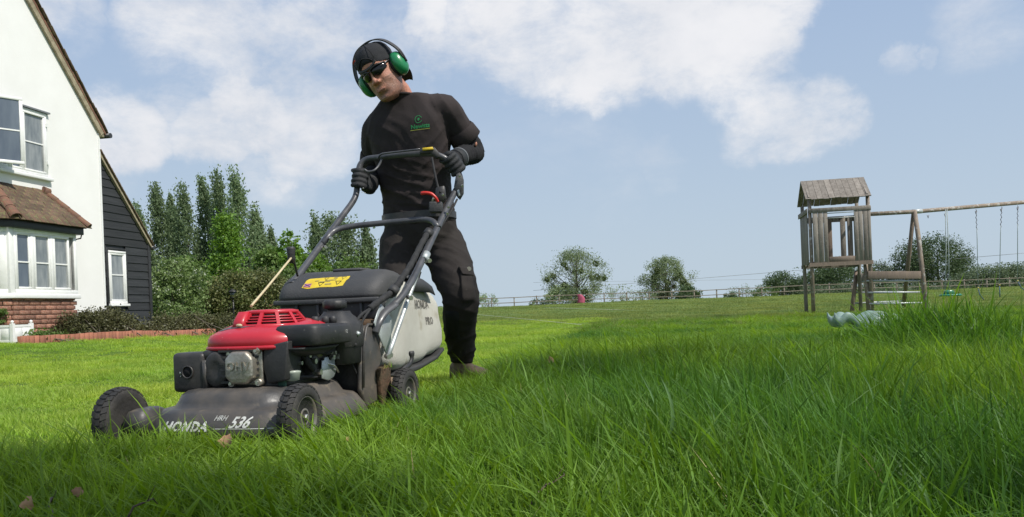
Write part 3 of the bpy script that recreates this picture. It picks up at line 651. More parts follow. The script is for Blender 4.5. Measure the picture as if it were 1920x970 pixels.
# ---- unseen tree, guessed from dappled shade and added; leaf clumps placed to cast it
leafmat('leaf_shade',(.050,.115,.020),(.10,.18,.04),trans=.3,rnd=.1)
def shade_tree():
    t=thing('broadleaf_tree','unseen spreading broadleaf tree behind the camera, added to shade the grass','tree',(7.4,-4.2,gz(7.4,-4.2)))
    tg=[(-1.05,1.62,.30),(-1.35,1.95,.28),(-.72,1.40,.24),(-1.75,2.25,.26),(1.12,1.35,.20),(1.50,1.50,.20),(.12,4.55,.30),(.60,4.95,.32),(1.10,5.30,.28),(1.5,7.2,.2)]
    P=[];cs=[];r=np.random.default_rng(77)
    for i,(x,y,rad) in enumerate(tg):
        h=5.2+1.6*((i*0.37)%1); c=np.array([x,y,0])+np.array([SUN.x,SUN.y,SUN.z])/SUN.z*h; cs.append(c)
        k=int(620*rad/.3); o=np.clip(r.normal(size=(k,3)),-1.9,1.9)*np.array([rad*1.15,rad*.75,rad*.45]); P.append(c+o)
    for i in range(60):
        c=np.array([8.8,-5.2,6.8])+r.normal(size=3)*np.array([1.5,1.3,1.3]); c[1]=min(c[1],-1.2); P.append(c+r.normal(size=(220,3))*.38); cs.append(c)
    P=np.concatenate(P)-np.array(t.location); leaves('crown',P,.085,'leaf_shade',parent=t,seed=5)
    g=G(); g.tube(spline([Vector((0,0,-.3)),Vector((.1,-.1,1.6)),Vector((.0,-.2,3.6)),Vector((.2,-.4,6.2))],5),[.28-.014*i for i in range(16)],10)
    for c in cs[:60]:
        e=Vector(c)-t.location; s=Vector((.02,-.2,3.0+.02*e.z)); m=s.lerp(e,.5)+Vector((0,0,.5)); g.tube(spline([s,m,e],4),[.07-.0065*i for i in range(9)],5,cap=False)
    g.build('trunk','bark',t)
shade_tree()
# ================================================================== house (local x = out of the front wall, y = along the wall away from the camera)
M('render_white',(.82,.81,.785),.85,(.755,.745,.715),1.3,bump=.25,bs=60,thr=(.3,.75))
M('paint_white',(.80,.80,.78),.45,(.74,.74,.71),12)
M('mortar',(.42,.36,.30),.95,(.33,.28,.23),30,bump=.5)
M('brick_red',(.30,.135,.085),.85,(.21,.095,.065),18,bump=.5,bs=60,rnd=.32,col3=(.40,.26,.19),s3=45,thr3=(.5,.65))
M('brick_orange',(.36,.14,.085),.85,(.26,.10,.065),16,bump=.4,bs=60,rnd=.22,col3=(.40,.24,.17),s3=40)
M('roof_tile',(.140,.080,.050),.9,(.085,.060,.040),9,bump=.7,bs=70,rnd=.30,col3=(.14,.13,.055),s3=22,thr3=(.52,.62))
M('ridge_tile',(.185,.085,.052),.85,(.12,.065,.045),8,bump=.6,bs=60,rnd=.15,col3=(.13,.12,.06),s3=25,thr3=(.58,.66))
M('verge_mortar',(.36,.31,.21),.9,(.24,.20,.13),12,bump=.5)
M('black_board',(.016,.018,.020),.75,(.030,.032,.035),5,bump=.35,bs=30,stretch=(1,.3,4),rnd=.25)
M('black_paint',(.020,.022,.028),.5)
M('gutter',(.03,.03,.03),.4)
M('lead_grey',(.16,.17,.18),.6)
def glassmat(name,c1,c2,sc):
    m=M(name,c1,.06,c2,sc,stretch=(1,1,.25),spec=.9); return m
glassmat('window_glass',(.075,.095,.125),(.13,.155,.185),3.)
glassmat('window_glass_curtain',(.15,.17,.18),(.27,.285,.285),9.)
HO=(ray(0,555).x*12.7,12.7); HA=R(10); hd=Vector((math.sin(HA),math.cos(HA),0)); hn=Vector((hd.y,-hd.x,0))
def hp(u,v,t=0.):
    r=ray(u,v); p=Vector((HO[0],HO[1],0))+hn*t; k=(p.dot(hn))/(r.dot(hn)); q=r*k; return (Vector((q.x,q.y,0))-p).dot(hd),H+q.z
house=thing('house','white rendered cottage with black boarded annex, brick bay window and tiled roofs','house',(HO[0],HO[1],0),-HA)
YE,ZE=2.48,4.10      # far wall corner, eave height
SL=math.tan(R(48.3)); Y0=-3.6; YM=(YE+Y0)/2; ZT=ZE+(YE-YM)*SL
g=G(); g.prism([(Y0,-.6),(YE,-.6),(YE,ZE),(YM,ZT),(Y0,ZE)],lambda y,z,d:Vector((d,y,z)),-7,0); g.build('wall','render_white',house)
# gable roof: slab behind, verge tiles one by one along the edge
def slope_pt(y,off): # point on the far slope, off = height above wall line
    return Vector((0,y,ZE+(YE-y)*SL+off))
ca,sa=math.cos(R(48.3)),math.sin(R(48.3)); dn=Vector((0,ca,-sa)); nr=Vector((0,sa,ca))
e0=Vector((0,YE,ZE))+dn*.13; L=(YE-YM+.2)/ca
g=G()
def slab(g,p,dirv,ln,nrm,th,x0,x1):
    a=[p+nrm*.02,p+nrm*(.02+th),p-dirv*ln+nrm*(.02+th),p-dirv*ln+nrm*.02]
    g.prism([(0,0),(1,0),(2,0),(3,0)],lambda i,_,d:a[int(i)]+Vector((d,0,0)),x0,x1)
slab(g,e0,dn,L+.3,nr,.05,-7.1,.06); 
dn2=Vector((0,-ca,-sa)); nr2=Vector((0,-sa,ca)); e2=Vector((0,Y0,ZE))+dn2*.3; slab(g,e2,dn2,L+.1,nr2,.05,-7.1,.06); g.build('roof','ridge_tile',house)
g=G(); a=Vector((.0,YE,ZE))+dn*.08; 
for (n0,n1,x0,x1) in ((-.075,.018,.002,.055),):
    q=[a+nr*n0,a+nr*n1,a-dn*(L+.2)+nr*n1,a-dn*(L+.2)+nr*n0]; g.prism([(0,0),(1,0),(2,0),(3,0)],lambda i,_,d:q[int(i)]+Vector((d,0,0)),x0,x1)
g.build('verge','verge_mortar',house)
tg=G(); tg.box(-.082,.082,-.135,.135,-.0075,.0075); TILE=tg.mesh('roof_tile','roof_tile',bevel=.003,seg=1)
def frame_rot(ex,ey,ez): return Matrix((ex,ey,ez)).transposed().to_euler()
ntile=int((L+.3)/.105)
for i in range(ntile):
    for j in range(2):
        p=e0-dn*(.08+i*.105)+nr*(.088+.004*rng.uniform()); 
        tl=(nr+dn*.08).normalized(); o=link('verge_tile',TILE,house,loc=p+Vector((.015-j*.17+.006*rng.normal(),0,0))+nr*.006*rng.normal(),rot=frame_rot(Vector((1,0,0)),-(Vector((1,0,0)).cross(tl)),tl))
g=G(); g.tube([Vector((x,YE+.17,ZE-.08)) for x in (-7,.12)],.05,10); g.build('gutter','gutter',house)
g=G(); g.box(-.05,.04,YE-.02,YE+.10,ZE-.13,ZE-.0); g.build('eave_box','verge_mortar',house,bevel=.01)
# ---- windows
def casement(parent,name,y0,y1,z0,z1,x,lights,bar=.5,fr=.055,sash=.035,curtain=(),depth=.07,rotm=None,glass='window_glass'):
    """window in the plane x: outer frame, then for each light a sash, two panes and a glazing bar"""
    g=G(); X0,X1=x-depth,x
    g.box(X0,X1,y0,y1,z0,z0+fr); g.box(X0,X1,y0,y1,z1-fr,z1)
    g.box(X0,X1-.002,y0,y0+fr,z0+fr,z1-fr); g.box(X0,X1-.002,y1-fr,y1,z0+fr,z1-fr)
    for a,b in zip(lights[:-1],lights[1:]): g.box(X0,X1-.002,a[1],b[0],z0+fr,z1-fr)
    w=g.build(name,'paint_white',parent,bevel=.005,seg=1)
    for i,(a,b) in enumerate(lights):
        s=G(); xs0,xs1=x-.045,x-.008+.004*i
        s.box(xs0,xs1,a,b,z0+fr,z0+fr+sash); s.box(xs0,xs1,a,b,z1-fr-sash,z1-fr); s.box(xs0,xs1-.002,a,a+sash,z0+fr+sash,z1-fr-sash); s.box(xs0,xs1-.002,b-sash,b,z0+fr+sash,z1-fr-sash)
        s.build('sash','paint_white',w,bevel=.003,seg=1)
        zm=z0+fr+(z1-z0-2*fr)*bar
        q=G(); q.box(x-.04,x-.014,a+sash,b-sash,zm-.011,zm+.011); q.build('glazing_bar','paint_white',w)
        for (c,d) in ((z0+fr+sash,zm-.011),(zm+.011,z1-fr-sash)):
            q=G(); q.box(x-.034,x-.028,a+sash-.004,b-sash+.004,c-.003,d+.003); q.build('pane','window_glass_curtain' if i in curtain else glass,w)
    return w
# upper window
ytl,ztl=hp(-40,170); yr,zt=hp(84,214,.02); yb,zb=hp(90,338,.02)
yr=1.11; zt=4.08; zb=2.98
casement(house,'upper_window',-.95,yr,zb,zt,.03,[(-.88,-.30),(-.25,.24),(.30,.53),(.58,1.06)],bar=.50,curtain=(3,),fr=.05)
g=G(); g.box(-.02,.075,-1.05,yr+.07,zb-.060,zb-.003); g.build('window_sill','paint_white',house,bevel=.01)
g=G(); g.box(-.02,.06,-1.0,yr+.06,zt+.003,zt+.03); g.build('window_head','lead_grey',house)
# open casement swung out from the same window
oc=bpy.data.objects.new('open_casement',None); C.objects.link(oc); oc.parent=house; oc.location=(.05,-.40,0); oc.rotation_euler=(0,0,R(-30))
def open_sash():
    g=G(); y0,y1,z0,z1=0,.66,3.02,4.09; s=.05
    g.box(-.02,.02,y0,y1,z0,z0+s); g.box(-.02,.02,y0,y1,z1-s,z1); g.box(-.019,.019,y0,y0+s,z0+s,z1-s); g.box(-.019,.019,y1-s,y1,z0+s,z1-s); g.build('sash','paint_white',oc,bevel=.004,seg=1)
    zm=(z0+z1)/2; g=G(); g.box(-.012,.012,y0+s,y1-s,zm-.011,zm+.011); g.build('glazing_bar','paint_white',oc)
    for a,b in ((z0+s,zm-.011),(zm+.011,z1-s)): g=G(); g.box(-.003,.003,y0+s-.003,y1-s+.003,a-.002,b+.002); g.build('pane','window_glass',oc)
open_sash()
# small hinge stays
for z in (3.2,3.85):
    g=G(); g.box(.03,.045,yr-.03,yr+.02,z,z+.06); g.build('hinge','paint_white',house)
# ---- bay window
XB=.50; yc0=hp(30,540,XB)[0]; yc1=hp(143,560,XB)[0]; ZB=.92; ZW=1.98
yc0=-.28; yc1=1.10
CAN=.50
g=G(); poly=[(-.02,yc0-CAN-.02),(XB-.03,yc0),(XB-.03,yc1),(-.02,yc1+.02)]
def bayprism(g,poly,z0,z1): g.prism(poly,lambda x,y,d:Vector((x,y,d)),z0,z1)
g2=G(); bayprism(g2,[(-.02,yc0-CAN+.0),(XB-.055,yc0+.02),(XB-.055,yc1-.02),(-.02,yc1-.02)],-.4,ZB-.02); g2.build('bay_core','mortar',house)
BR=[]
bg=G(); bg.box(-.1075,.1075,-.05,.05,-.0325,.0325); BRK=bg.mesh('brick','brick_red',bevel=.005,seg=1)
bg=G(); bg.box(-.051,.051,-.05,.05,-.0325,.0325); HDR=bg.mesh('brick','brick_red',bevel=.005,seg=1)
def brick_face(p0,p1,z0,z1,parent,inset=.046,proud=.0):
    """courses of separate bricks between two plan points"""
    a=Vector((p0[0],p0[1],0)); b=Vector((p1[0],p1[1],0)); d=(b-a); ln=d.length; d.normalize(); nrm=Vector((d.y,-d.x,0)); ang=math.atan2(d.y,d.x); k=0; z=z0
    while z<z1-.02:
        s=0. if k%2 else -.112; j=0
        while s<ln-.02:
            w=.215 if True else .102; c0=max(0,s); c1=min(ln,s+w)
            if c1-c0>.04:
                full=c1-c0>.18; me=BRK if c1-c0>.14 else HDR; sc_=(c1-c0)/(.215 if me is BRK else .102)
                o=link('brick',me,parent,loc=a+d*((c0+c1)/2)+nrm*(-inset+proud+rng.normal(0,.0015))+Vector((0,0,z+.0325)),rot=(0,0,ang)); o.scale=(sc_,1,1)
            s+=.225
        z+=.075; k+=1
brick_face((XB-.01,yc0),(XB-.01,yc1),.02,ZB-.03,house)
brick_face((-.0,yc0-CAN),(XB-.015,yc0-.015),.02,ZB-.03,house)
g=G(); bayprism(g,[(-.02,yc0-CAN-.05),(XB+.045,yc0-.03),(XB+.045,yc1+.04),(-.02,yc1+.04)],ZB-.045,ZB+.03); g.build('bay_sill','paint_white',house,bevel=.008)
bw=casement(house,'bay_window',yc0+.04,yc1+.02,ZB+.032,ZW,XB+.01,[(-.235,.095),(.165,.52),(.58,.945)],bar=.48,curtain=(1,2),fr=.065,sash=.04)
g=G(); g.box(XB-.09,XB+.006,yc0-.06,yc0+.038,ZB+.032,ZW); g.build('corner_post','paint_white',house,bevel=.01)
# canted side towards the camera
cs_=bpy.data.objects.new('bay_side_window',None); C.objects.link(cs_); cs_.parent=house; cs_.location=(XB-.03,yc0-.04,0); cs_.rotation_euler=(0,0,R(-45))
def side_win():
    y0,y1,z0,z1=-.66,-.02,ZB+.03,ZW; x=.01
    g=G(); g.box(x-.06,x,y0,y1,z0,z0+.07); g.box(x-.06,x,y0,y1,z1-.07,z1); g.box(x-.06,x-.002,y0,y0+.07,z0+.07,z1-.07); g.box(x-.06,x-.002,y1-.12,y1,z0+.07,z1-.07); g.build('frame','paint_white',cs_,bevel=.005,seg=1)
    zm=(z0+z1)/2; g=G(); g.box(x-.04,x-.01,y0+.07,y1-.12,zm-.012,zm+.012); g.build('glazing_bar','paint_white',cs_)
    for a,b in ((z0+.07,zm-.012),(zm+.012,z1-.07)): g=G(); g.box(x-.034,x-.028,y0+.066,y1-.116,a-.003,b+.003); g.build('pane','window_glass',cs_)
side_win()
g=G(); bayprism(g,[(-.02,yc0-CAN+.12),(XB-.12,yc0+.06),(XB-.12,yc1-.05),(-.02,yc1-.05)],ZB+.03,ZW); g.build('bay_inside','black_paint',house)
g=G(); g.box(-.01,XB-.001,yc1-.045,yc1+.018,ZB+.03,ZW-.002); g.build('bay_end','paint_white',house,bevel=.005)
# bay roof
ZF0,ZF1=1.99,2.10; XE=.64; eA=Vector((XE,yc0-.07,ZF1)); eB=Vector((XE,yc1+.13,ZF1)); eN=Vector((0,yc0-CAN-.30,ZF1)); tB=Vector((0,1.0,2.70)); tA=Vector((0,yc0+.16,2.70)); eF=Vector((0,yc1+.16,ZF1))
g=G(); bayprism(g,[(-.02,yc0-CAN-.24),(XE-.05,yc0-.05),(XE-.05,yc1+.11),(-.02,yc1+.11)],ZF0-.02,ZF1-.005); g.build('fascia','black_paint',house,bevel=.006)
g=G(); g.add([eA,eB,tB,tA,eN,eF],[(0,1,2,3),(4,0,3),(1,5,2)]); g.add([v-Vector((.0,0,.02)) for v in (eA,eB,tB,tA,eN,eF)],[(3,2,1,0),(3,0,4),(2,5,1)]); g.build('bay_roof','ridge_tile',house)
def tile_plane(a,b,tb,ta,parent,wid=.165,gauge=.098):
    """courses of separate tiles on the plane a-b (eave) to ta-tb (top)"""
    ex=(b-a).normalized(); up=(ta+tb)/2-(a+b)/2; up=(up-ex*up.dot(ex)); ln=up.length; up.normalize(); n=ex.cross(up).normalized()
    if n.z<0: n=-n
    nc=int(ln/gauge)+1
    for i in range(nc):
        s=i*gauge; f=s/ln; 
        if s>ln-.02: break
        l=a.lerp(ta,min(1,f+.04)); r_=b.lerp(tb,min(1,f+.04)); w=(r_-l).dot(ex); x=-(wid/2 if i%2 else 0)
        while x<w:
            c=x+wid/2
            if -.03<c<w+.03:
                sag=.006*rng.normal(); p=a+up*(s+.10)+ex*((l-a).dot(ex)+c)+n*(.022+.004*rng.uniform()+sag*.4)
                tl=(n-up*.10).normalized(); o=link('roof_tile',TILE,parent,loc=p,rot=frame_rot(ex,tl.cross(ex),tl))
            x+=wid
tile_plane(eA,eB,tB,tA,house); tile_plane(eN,eA,tA,tA+Vector((0,-.02,0)),house)
def hip(a,b,parent,n,r=.085):
    d=(b-a); ln=d.length/n; d.normalize(); x=Vector((0,0,1)).cross(d).normalized(); y=d.cross(x)
    if y.z<0: y=-y
    g=G(); 
    rs=[]
    for t,rr in ((-.02,r*1.06),(ln+.02,r*.94)):
        rs.append([d*t+x*math.cos(k*math.pi/8)*rr+y*(math.sin(k*math.pi/8)*rr*.9-.01) for k in range(9)]+[d*t+x*math.cos(k*math.pi/8)*(rr-.016)+y*(math.sin(k*math.pi/8)*(rr-.016)*.9-.01) for k in range(8,-1,-1)])
    g.rings(rs,smooth=False); me=g.mesh('hip_tile','ridge_tile')
    for i in range(n): link('hip_tile',me,parent,loc=a+d*(ln*i)+y*(.035+.004*i*.1))
hip(eA+Vector((.0,0,.0)),tA,house,4); hip(eB,tB,house,4,.07)
g=G(); g.tube([Vector((.02,.96,2.73)),Vector((.05,1.06,2.70))],.09,10); g.build('ridge_end','ridge_tile',house)
# downpipe bracket at bay end
g=G(); g.tube([Vector((XE-.1,yc1+.12,ZF0)),Vector((XE-.14,yc1+.14,ZF0-.07)),Vector((.1,yc1+.15,ZF0-.12))],.012,6); g.build('bracket','black_paint',house)
# ---- annex with black weatherboards, each board a piece cut to the slope
YA,XA=3.90,-.06
zr=lambda y: 3.62-(y-2.50)*1.107
g=G(); g.prism([(2.3,-.5),(YA,-.5),(YA,zr(YA)-.02),(2.3,zr(2.3)-.02)],lambda y,z,d:Vector((d,y,z)),-5,XA-.02); g.build('annex_wall','black_paint',house)
yw0,_=hp(203,520,XA); yw1,_=hp(233,520,XA); zw1=hp(215,471,XA)[1]; zw0=hp(215,565,XA)[1]
z=.05; bh=.158
while z<3.66:
    z1=z+bh+.02; ymax=min(YA+.0,2.50+(3.62-z1)/1.107-.015); ymx0=min(YA,2.50+(3.62-z)/1.107-.015)
    segs=[(2.486,ymx0,ymax)]
    if z1>zw0-.04 and z<zw1+.04: segs=[(2.486,yw0-.055,yw0-.055),(yw1+.055,ymx0,ymax)]
    for y0,ya,yb in segs:
        if yb-y0<.02: continue
        g=G(); q=[Vector((XA+.024,y0,z)),Vector((XA+.024,ya,z)),Vector((XA+.006,yb,z1)),Vector((XA+.006,y0,z1))]; b2=[v-Vector((.016,0,0)) for v in q]
        g.add(q+b2,[(0,1,2,3),(7,6,5,4),(0,4,5,1),(1,5,6,2),(2,6,7,3),(3,7,4,0)]); g.build('weatherboard','black_board',house)
    z+=bh
g=G(); g.box(XA-.02,XA+.04,YA-.02,YA+.06,.0,zr(YA)-.02); g.build('corner_board','black_board',house,bevel=.004)
g=G(); 
for (a,b) in ((yw0-.075,yw0-.02),(yw1+.02,yw1+.075)): g.box(XA,XA+.032,a,b,zw0-.08,zw1+.06)
g.box(XA,XA+.034,yw0-.019,yw1+.019,zw1+.005,zw1+.06); g.build('window_surround','black_board',house,bevel=.003,seg=1)
casement(house,'annex_window',yw0-.018,yw1+.018,zw0-.05,zw1,XA+.045,[(yw0+.03,yw1-.03)],bar=.55,fr=.045,sash=.035,glass='window_glass_curtain')
g=G(); g.box(XA,XA+.08,yw0-.05,yw1+.05,zw0-.10,zw0-.052); g.build('window_sill','paint_white',house,bevel=.006)
dA=Vector((0,1,-1.107)).normalized(); nA=Vector((0,1.107,1)).normalized(); pA=Vector((0,2.48,3.68)); LA=(YA+.09-2.48)*math.hypot(1,1.107)
g=G(); q=[pA-nA*.05,pA+nA*.0,pA+dA*LA+nA*.0,pA+dA*LA-nA*.05]; g.prism([(0,0),(1,0),(2,0),(3,0)],lambda i,_,d:q[int(i)]+Vector((d,0,0)),-5,XA+.07); g.build('annex_roof','verge_mortar',house)
for i in range(int(LA/.105)):
    for j in range(2):
        tl=(nA+dA*.08).normalized(); ex=Vector((1,0,0)); link('verge_tile',TILE,house,loc=pA+dA*(LA-.06-i*.105)+nA*(.016+.003*rng.uniform())+Vector((XA+.02-j*.17,0,0)),rot=frame_rot(ex,tl.cross(ex),tl))
g=G(); g.tube([Vector((XA-4,YA+.10,zr(YA)-.10)),Vector((XA+.10,YA+.10,zr(YA)-.10))],.045,10); g.build('gutter','gutter',house)
g=G(); g.box(-.06,.012,YE-.04,YE+.005,-.3,ZE-.05); g.build('corner_bead','paint_white',house)
# ---- brick lawn edging, upright bricks set side by side
def edging():
    P=[at(40,600,11.75),at(48,600,11.85),at(110,600,12.3),at(200,600,13.1),at(300,600,14.6),at(400,600,16.6)]; P=[Vector((p.x,p.y,0)) for p in P]
    t=thing('brick_edging','low red brick edging of upright bricks between the lawn and the planting','edging',(P[1].x,P[1].y,gz(P[1].x,P[1].y)))
    g=G(); g.box(-.036,.036,-.05,.05,-.10,.105); me=g.mesh('brick','brick_orange',bevel=.004,seg=1); W=wmat(t).inverted()
    S=spline(P,40); d=0; prev=S[0]; acc=0; cnt=0
    for q in S[1:]:
        seg=(q-prev); l=seg.length; 
        while acc<=l and l>0:
            p=prev+seg*(acc/l); ang=math.atan2(seg.y,seg.x)
            if cnt<290: link('brick',me,t,loc=W@Vector((p.x,p.y,gz(p.x,p.y)+.015+rng.normal(0,.003))),rot=(0,rng.normal(0,.01),ang)); cnt+=1
            acc+=.080
        acc-=l; prev=q
edging()
def garden_wall():
    a=at(392,600,24.5); b=at(520,600,26.5); t=thing('garden_wall','short low red brick wall behind the shrubs left of the mower hood','wall',(a.x,a.y,gz(a.x,a.y)))
    ln=(Vector((b.x,b.y,0))-Vector((a.x,a.y,0))).length; ang=math.atan2(b.y-a.y,b.x-a.x); t.rotation_euler=(0,0,ang); top=at(430,571,25).z-gz(a.x,a.y)
    g=G(); g.box(0,ln,-.04,.06,-.2,top-.02); g.build('wall_core','mortar',t)
    n=int(top/.075); 
    for k in range(n):
        s=-.1125 if k%2 else 0
        while s<ln:
            c0,c1=max(0,s),min(ln,s+.215)
            if c1-c0>.05: o=link('brick',BRK,t,loc=((c0+c1)/2,-.045+rng.normal(0,.002),top-.07-k*.075),rot=(0,0,0)); o.scale=((c1-c0)/.215,.6,1)
            s+=.225
garden_wall()
def lantern():
    b=at(438,590,23.5); z=gz(b.x,b.y); t=thing('garden_lantern','black post lantern standing among the shrubs left of the mower','lantern',(b.x,b.y,z)); top=at(438,541,23.5).z-z
    g=G(); g.tube([Vector((0,0,0)),Vector((0,0,top-.30))],.028,8); g.build('post','gutter',t)
    g=G(); g.rings([superring(0,0,zz,r_,r_,4,12) for zz,r_ in ((top-.30,.05),(top-.27,.07),(top-.26,.055))]); g.build('base','gutter',t)
    g=G(); g.rings([superring(0,0,zz,r_,r_,5,12) for zz,r_ in ((top-.25,.05),(top-.11,.085))]); g.build('lamp_glass','window_glass',t)
    g=G(); g.rings([superring(0,0,zz,r_,r_,3,12) for zz,r_ in ((top-.11,.12),(top-.09,.115),(top-.03,.04),(top,.012))]); g.build('cap','gutter',t)
lantern()
def planter():
    p=at(21,646,12.15); z=gz(p.x,p.y); yaw=R(-8); t=thing('planter_box','white panelled wooden planter box with ball finial at the left edge','planter',(p.x,p.y,z),yaw); w=.19; hgt=.28
    for sx in (-1,1):
        for sy in (-1,1):
            if 1: g=G(); g.box(sx*w-.025,sx*w+.025,sy*w-.025,sy*w+.025,0,hgt+.02); g.rings([superring(sx*w,sy*w,hgt+zz,r_,r_,2,12) for zz,r_ in ((.02,.012),(.03,.018),(.045,.026),(.06,.018),(.068,.004))]); g.build('corner_post','paint_white',t)
    for k in range(2):
        x=-w+.025+k*(2*w-.05)/2; g=G(); g.box(x+.001,x+(2*w-.05)/2-.001,-w-.012,-w+.006,.04,hgt-.03); g.build('panel_board','paint_white',t,bevel=.003,seg=1)
        g=G(); g.box(w-.006,w+.012,x+.001,x+(2*w-.05)/2-.001,.04,hgt-.03); g.build('panel_board','paint_white',t,bevel=.003,seg=1)
    g=G()
    for z0,z1 in ((.02,.05),(hgt-.035,hgt)): g.box(-w+.025,w-.025,-w-.018,-w+.01,z0,z1); g.box(w-.01,w+.018,-w+.025,w-.025,z0,z1)
    g.build('frame_rail','paint_white',t); g=G(); g.box(-w+.01,w-.01,-w+.01,w-.01,.03,hgt-.06); g.build('soil_box','mortar',t)
planter()
# ================================================================== play area
M('wood_grey',(.265,.235,.20),.85,(.165,.142,.118),4,bump=.55,bs=18,stretch=(3,3,.5),rnd=.16,col3=(.33,.305,.265),s3=30)
M('wood_brown',(.25,.185,.14),.8,(.19,.145,.115),5,bump=.4,bs=18,stretch=(3,3,.5),rnd=.12)
M('wood_pole',(.27,.21,.15),.75,(.17,.14,.115),5,bump=.4,bs=14,stretch=(3,3,.6),rnd=.1,col3=(.36,.34,.31),s3=9,thr3=(.55,.62))
M('bar_metal',(.50,.53,.52),.4,(.38,.40,.40),20,metal=.2)
M('rope_blue',(.10,.16,.22),.8); M('rope_pale',(.42,.46,.44),.8,(.25,.30,.30),60); M('chain',(.13,.13,.14),.5,metal=.6)
M('plastic_green',(.010,.20,.125),.35,(.012,.16,.10),8,coat=.2); M('slide_green',(.15,.235,.20),.45,(.22,.30,.27),3,bump=.1); M('rope_yellow',(.45,.38,.12),.7)
def seg_box(g,a,b,w,d,up=Vector((0,0,1))):
    a=Vector(a); b=Vector(b); z=(b-a); ln=z.length; z.normalize(); x=up.cross(z)
    if x.length<1e-3: x=Vector((1,0,0))
    x.normalize(); y=z.cross(x); m=Matrix.Translation(a)@Matrix((x,y,z)).transposed().to_4x4(); return g.box(-w/2,w/2,-d/2,d/2,0,ln,mat=m)
TD=18.4; TW=1.33; TDEP=1.25
def tower():
    p=at(1526,596,TD); z=gz(p.x,p.y); yaw=R(-12)
    t=thing('play_tower','weathered grey wooden play tower with gabled plank roof and raised railed platform','play tower',(p.x,p.y,z),yaw)
    # local: x along front to the right, y into depth. front left post at origin
    k=1500/TD; W=1.25; Dp=1.15
    zroofE=at(1530,372,TD).z-z; zridge=at(1560,337,TD+.5).z-z; zfl=at(1560,492,TD).z-z; zrail=at(1560,393,TD).z-z
    me=None
    for (x,y,top,m,nm) in ((0,0,zroofE+.05,'wood_pole',.042),(W,0,zroofE+.02,'wood_pole',.045),(0,Dp,zroofE-.05,'wood_grey',.042),(W,Dp,zroofE-.05,'wood_grey',.042)):
        g=G(); g.tube([Vector((x+rng.normal(0,.004),y,-.1)),Vector((x,y,top*.5)),Vector((x+rng.normal(0,.004),y,top))],[nm*1.06,nm,nm*.97],10); g.build('post',m,t)
    # floor
    for i in range(9):
        y=.06+i*(Dp-.1)/9; g=G(); g.box(-.02,W+.02,y,y+.11,zfl,zfl+.028); g.build('floor_board','wood_grey',t)
    g=G(); g.box(-.06,W+.06,-.075,-.045,zfl-.09,zfl-.002); g.build('joist','wood_brown',t)
    g=G(); g.box(-.06,W+.06,Dp+.045,Dp+.075,zfl-.09,zfl-.002); g.build('joist','wood_grey',t)
    # front panel boards (left three, right four), posts between
    def board(x0,x1,y,z0,z1,m='wood_grey',th=.02):
        g=G(); g.box(x0,x1,y-th,y,z0,z1); g.build('board',m,t,bevel=.004,seg=1)
    zb0=zfl-.02; zb1=zrail-.06; xs=[.04,.155,.27,.37]
    for a,b in zip(xs[:-1],xs[1:]): board(a+.003,b-.003,-.048-.004*rng.uniform(),zb0+rng.uniform(-.015,.015),zb1)
    xs=[.93,1.02,1.12,1.22,1.29]
    for a,b in zip(xs[:-1],xs[1:]): board(a+.003,b-.003,-.048-.004*rng.uniform(),zb0+rng.uniform(-.015,.015),zb1)
    g=G(); g.box(-.03,W+.04,-.078,-.05,zrail-.07,zrail+.03); g.build('top_rail','wood_grey',t,bevel=.004,seg=1)
    board(.375,.925,-.05,zfl-.005,zfl+.12,'wood_brown')
    for zz in (zrail-.10,zrail-.21): g=G(); g.tube([Vector((.35,-.06,zz)),Vector((.95,-.06,zz))],.011,8); g.build('bar','bar_metal',t)
    # back panel: rail and slats with sky between
    g=G(); g.box(-.02,W+.02,Dp+.046,Dp+.07,zrail-.20,zrail-.06); g.build('back_rail','wood_grey',t)
    for x in (.00,.235,.55,.86,1.02,1.17): g=G(); g.box(x,x+.12,Dp+.022,Dp+.044,zfl,zrail-.07); g.build('slat','wood_brown' if .2<x<.6 else 'wood_grey',t,bevel=.003,seg=1)
    # left side boards
    for i in range(8):
        y=.06+i*.135; g=G(); g.box(-.062,-.044,y,y+.128,zb0+.0,zb1+.02); g.build('side_board','wood_grey',t,bevel=.003,seg=1)
    g=G(); g.box(-.09,-.064,-.1,Dp+.1,zrail-.08,zrail+.03); g.build('side_rail','wood_grey',t,bevel=.004,seg=1)
    g=G(); g.box(W+.044,W+.066,.0,Dp,zrail-.08,zrail+.02); g.build('side_rail','wood_grey',t,bevel=.004,seg=1)
    # roof: planks on both slopes, slats underneath
    ym=Dp/2; run=ym+.12; rise=zridge-zroofE+.02
    for sgn in (-1,1):
        nb=11; w=(W+.16)/nb
        for i in range(nb):
            x=-.10+i*w; y0=ym+sgn*.0; y1=ym+sgn*run; z0=zridge; z1=zridge-rise-rng.uniform(0,.02)
            n=Vector((0,sgn*rise,run)).normalized()*.02; off=.004*rng.uniform()
            q=[Vector((x+.003,y0,z0)),Vector((x+w-.003,y0,z0)),Vector((x+w-.003,y1,z1)),Vector((x+.003,y1,z1))]; q=[v+n*(off*40) for v in q]
            g=G(); g.add(q+[v-n for v in q],[(0,1,2,3),(7,6,5,4),(0,4,5,1),(1,5,6,2),(2,6,7,3),(3,7,4,0)]); g.build('roof_plank','wood_grey',t)
    for x in (-.02,W-.02):
        for sgn in (-1,1): g=G(); seg_box(g,(x,ym,zridge-.05),(x,ym+sgn*(run-.05),zridge-rise+.02),.035,.06); g.build('rafter','wood_grey',t)
    # lean-to climbing side: slanting legs at the left
    return t,W,Dp,z
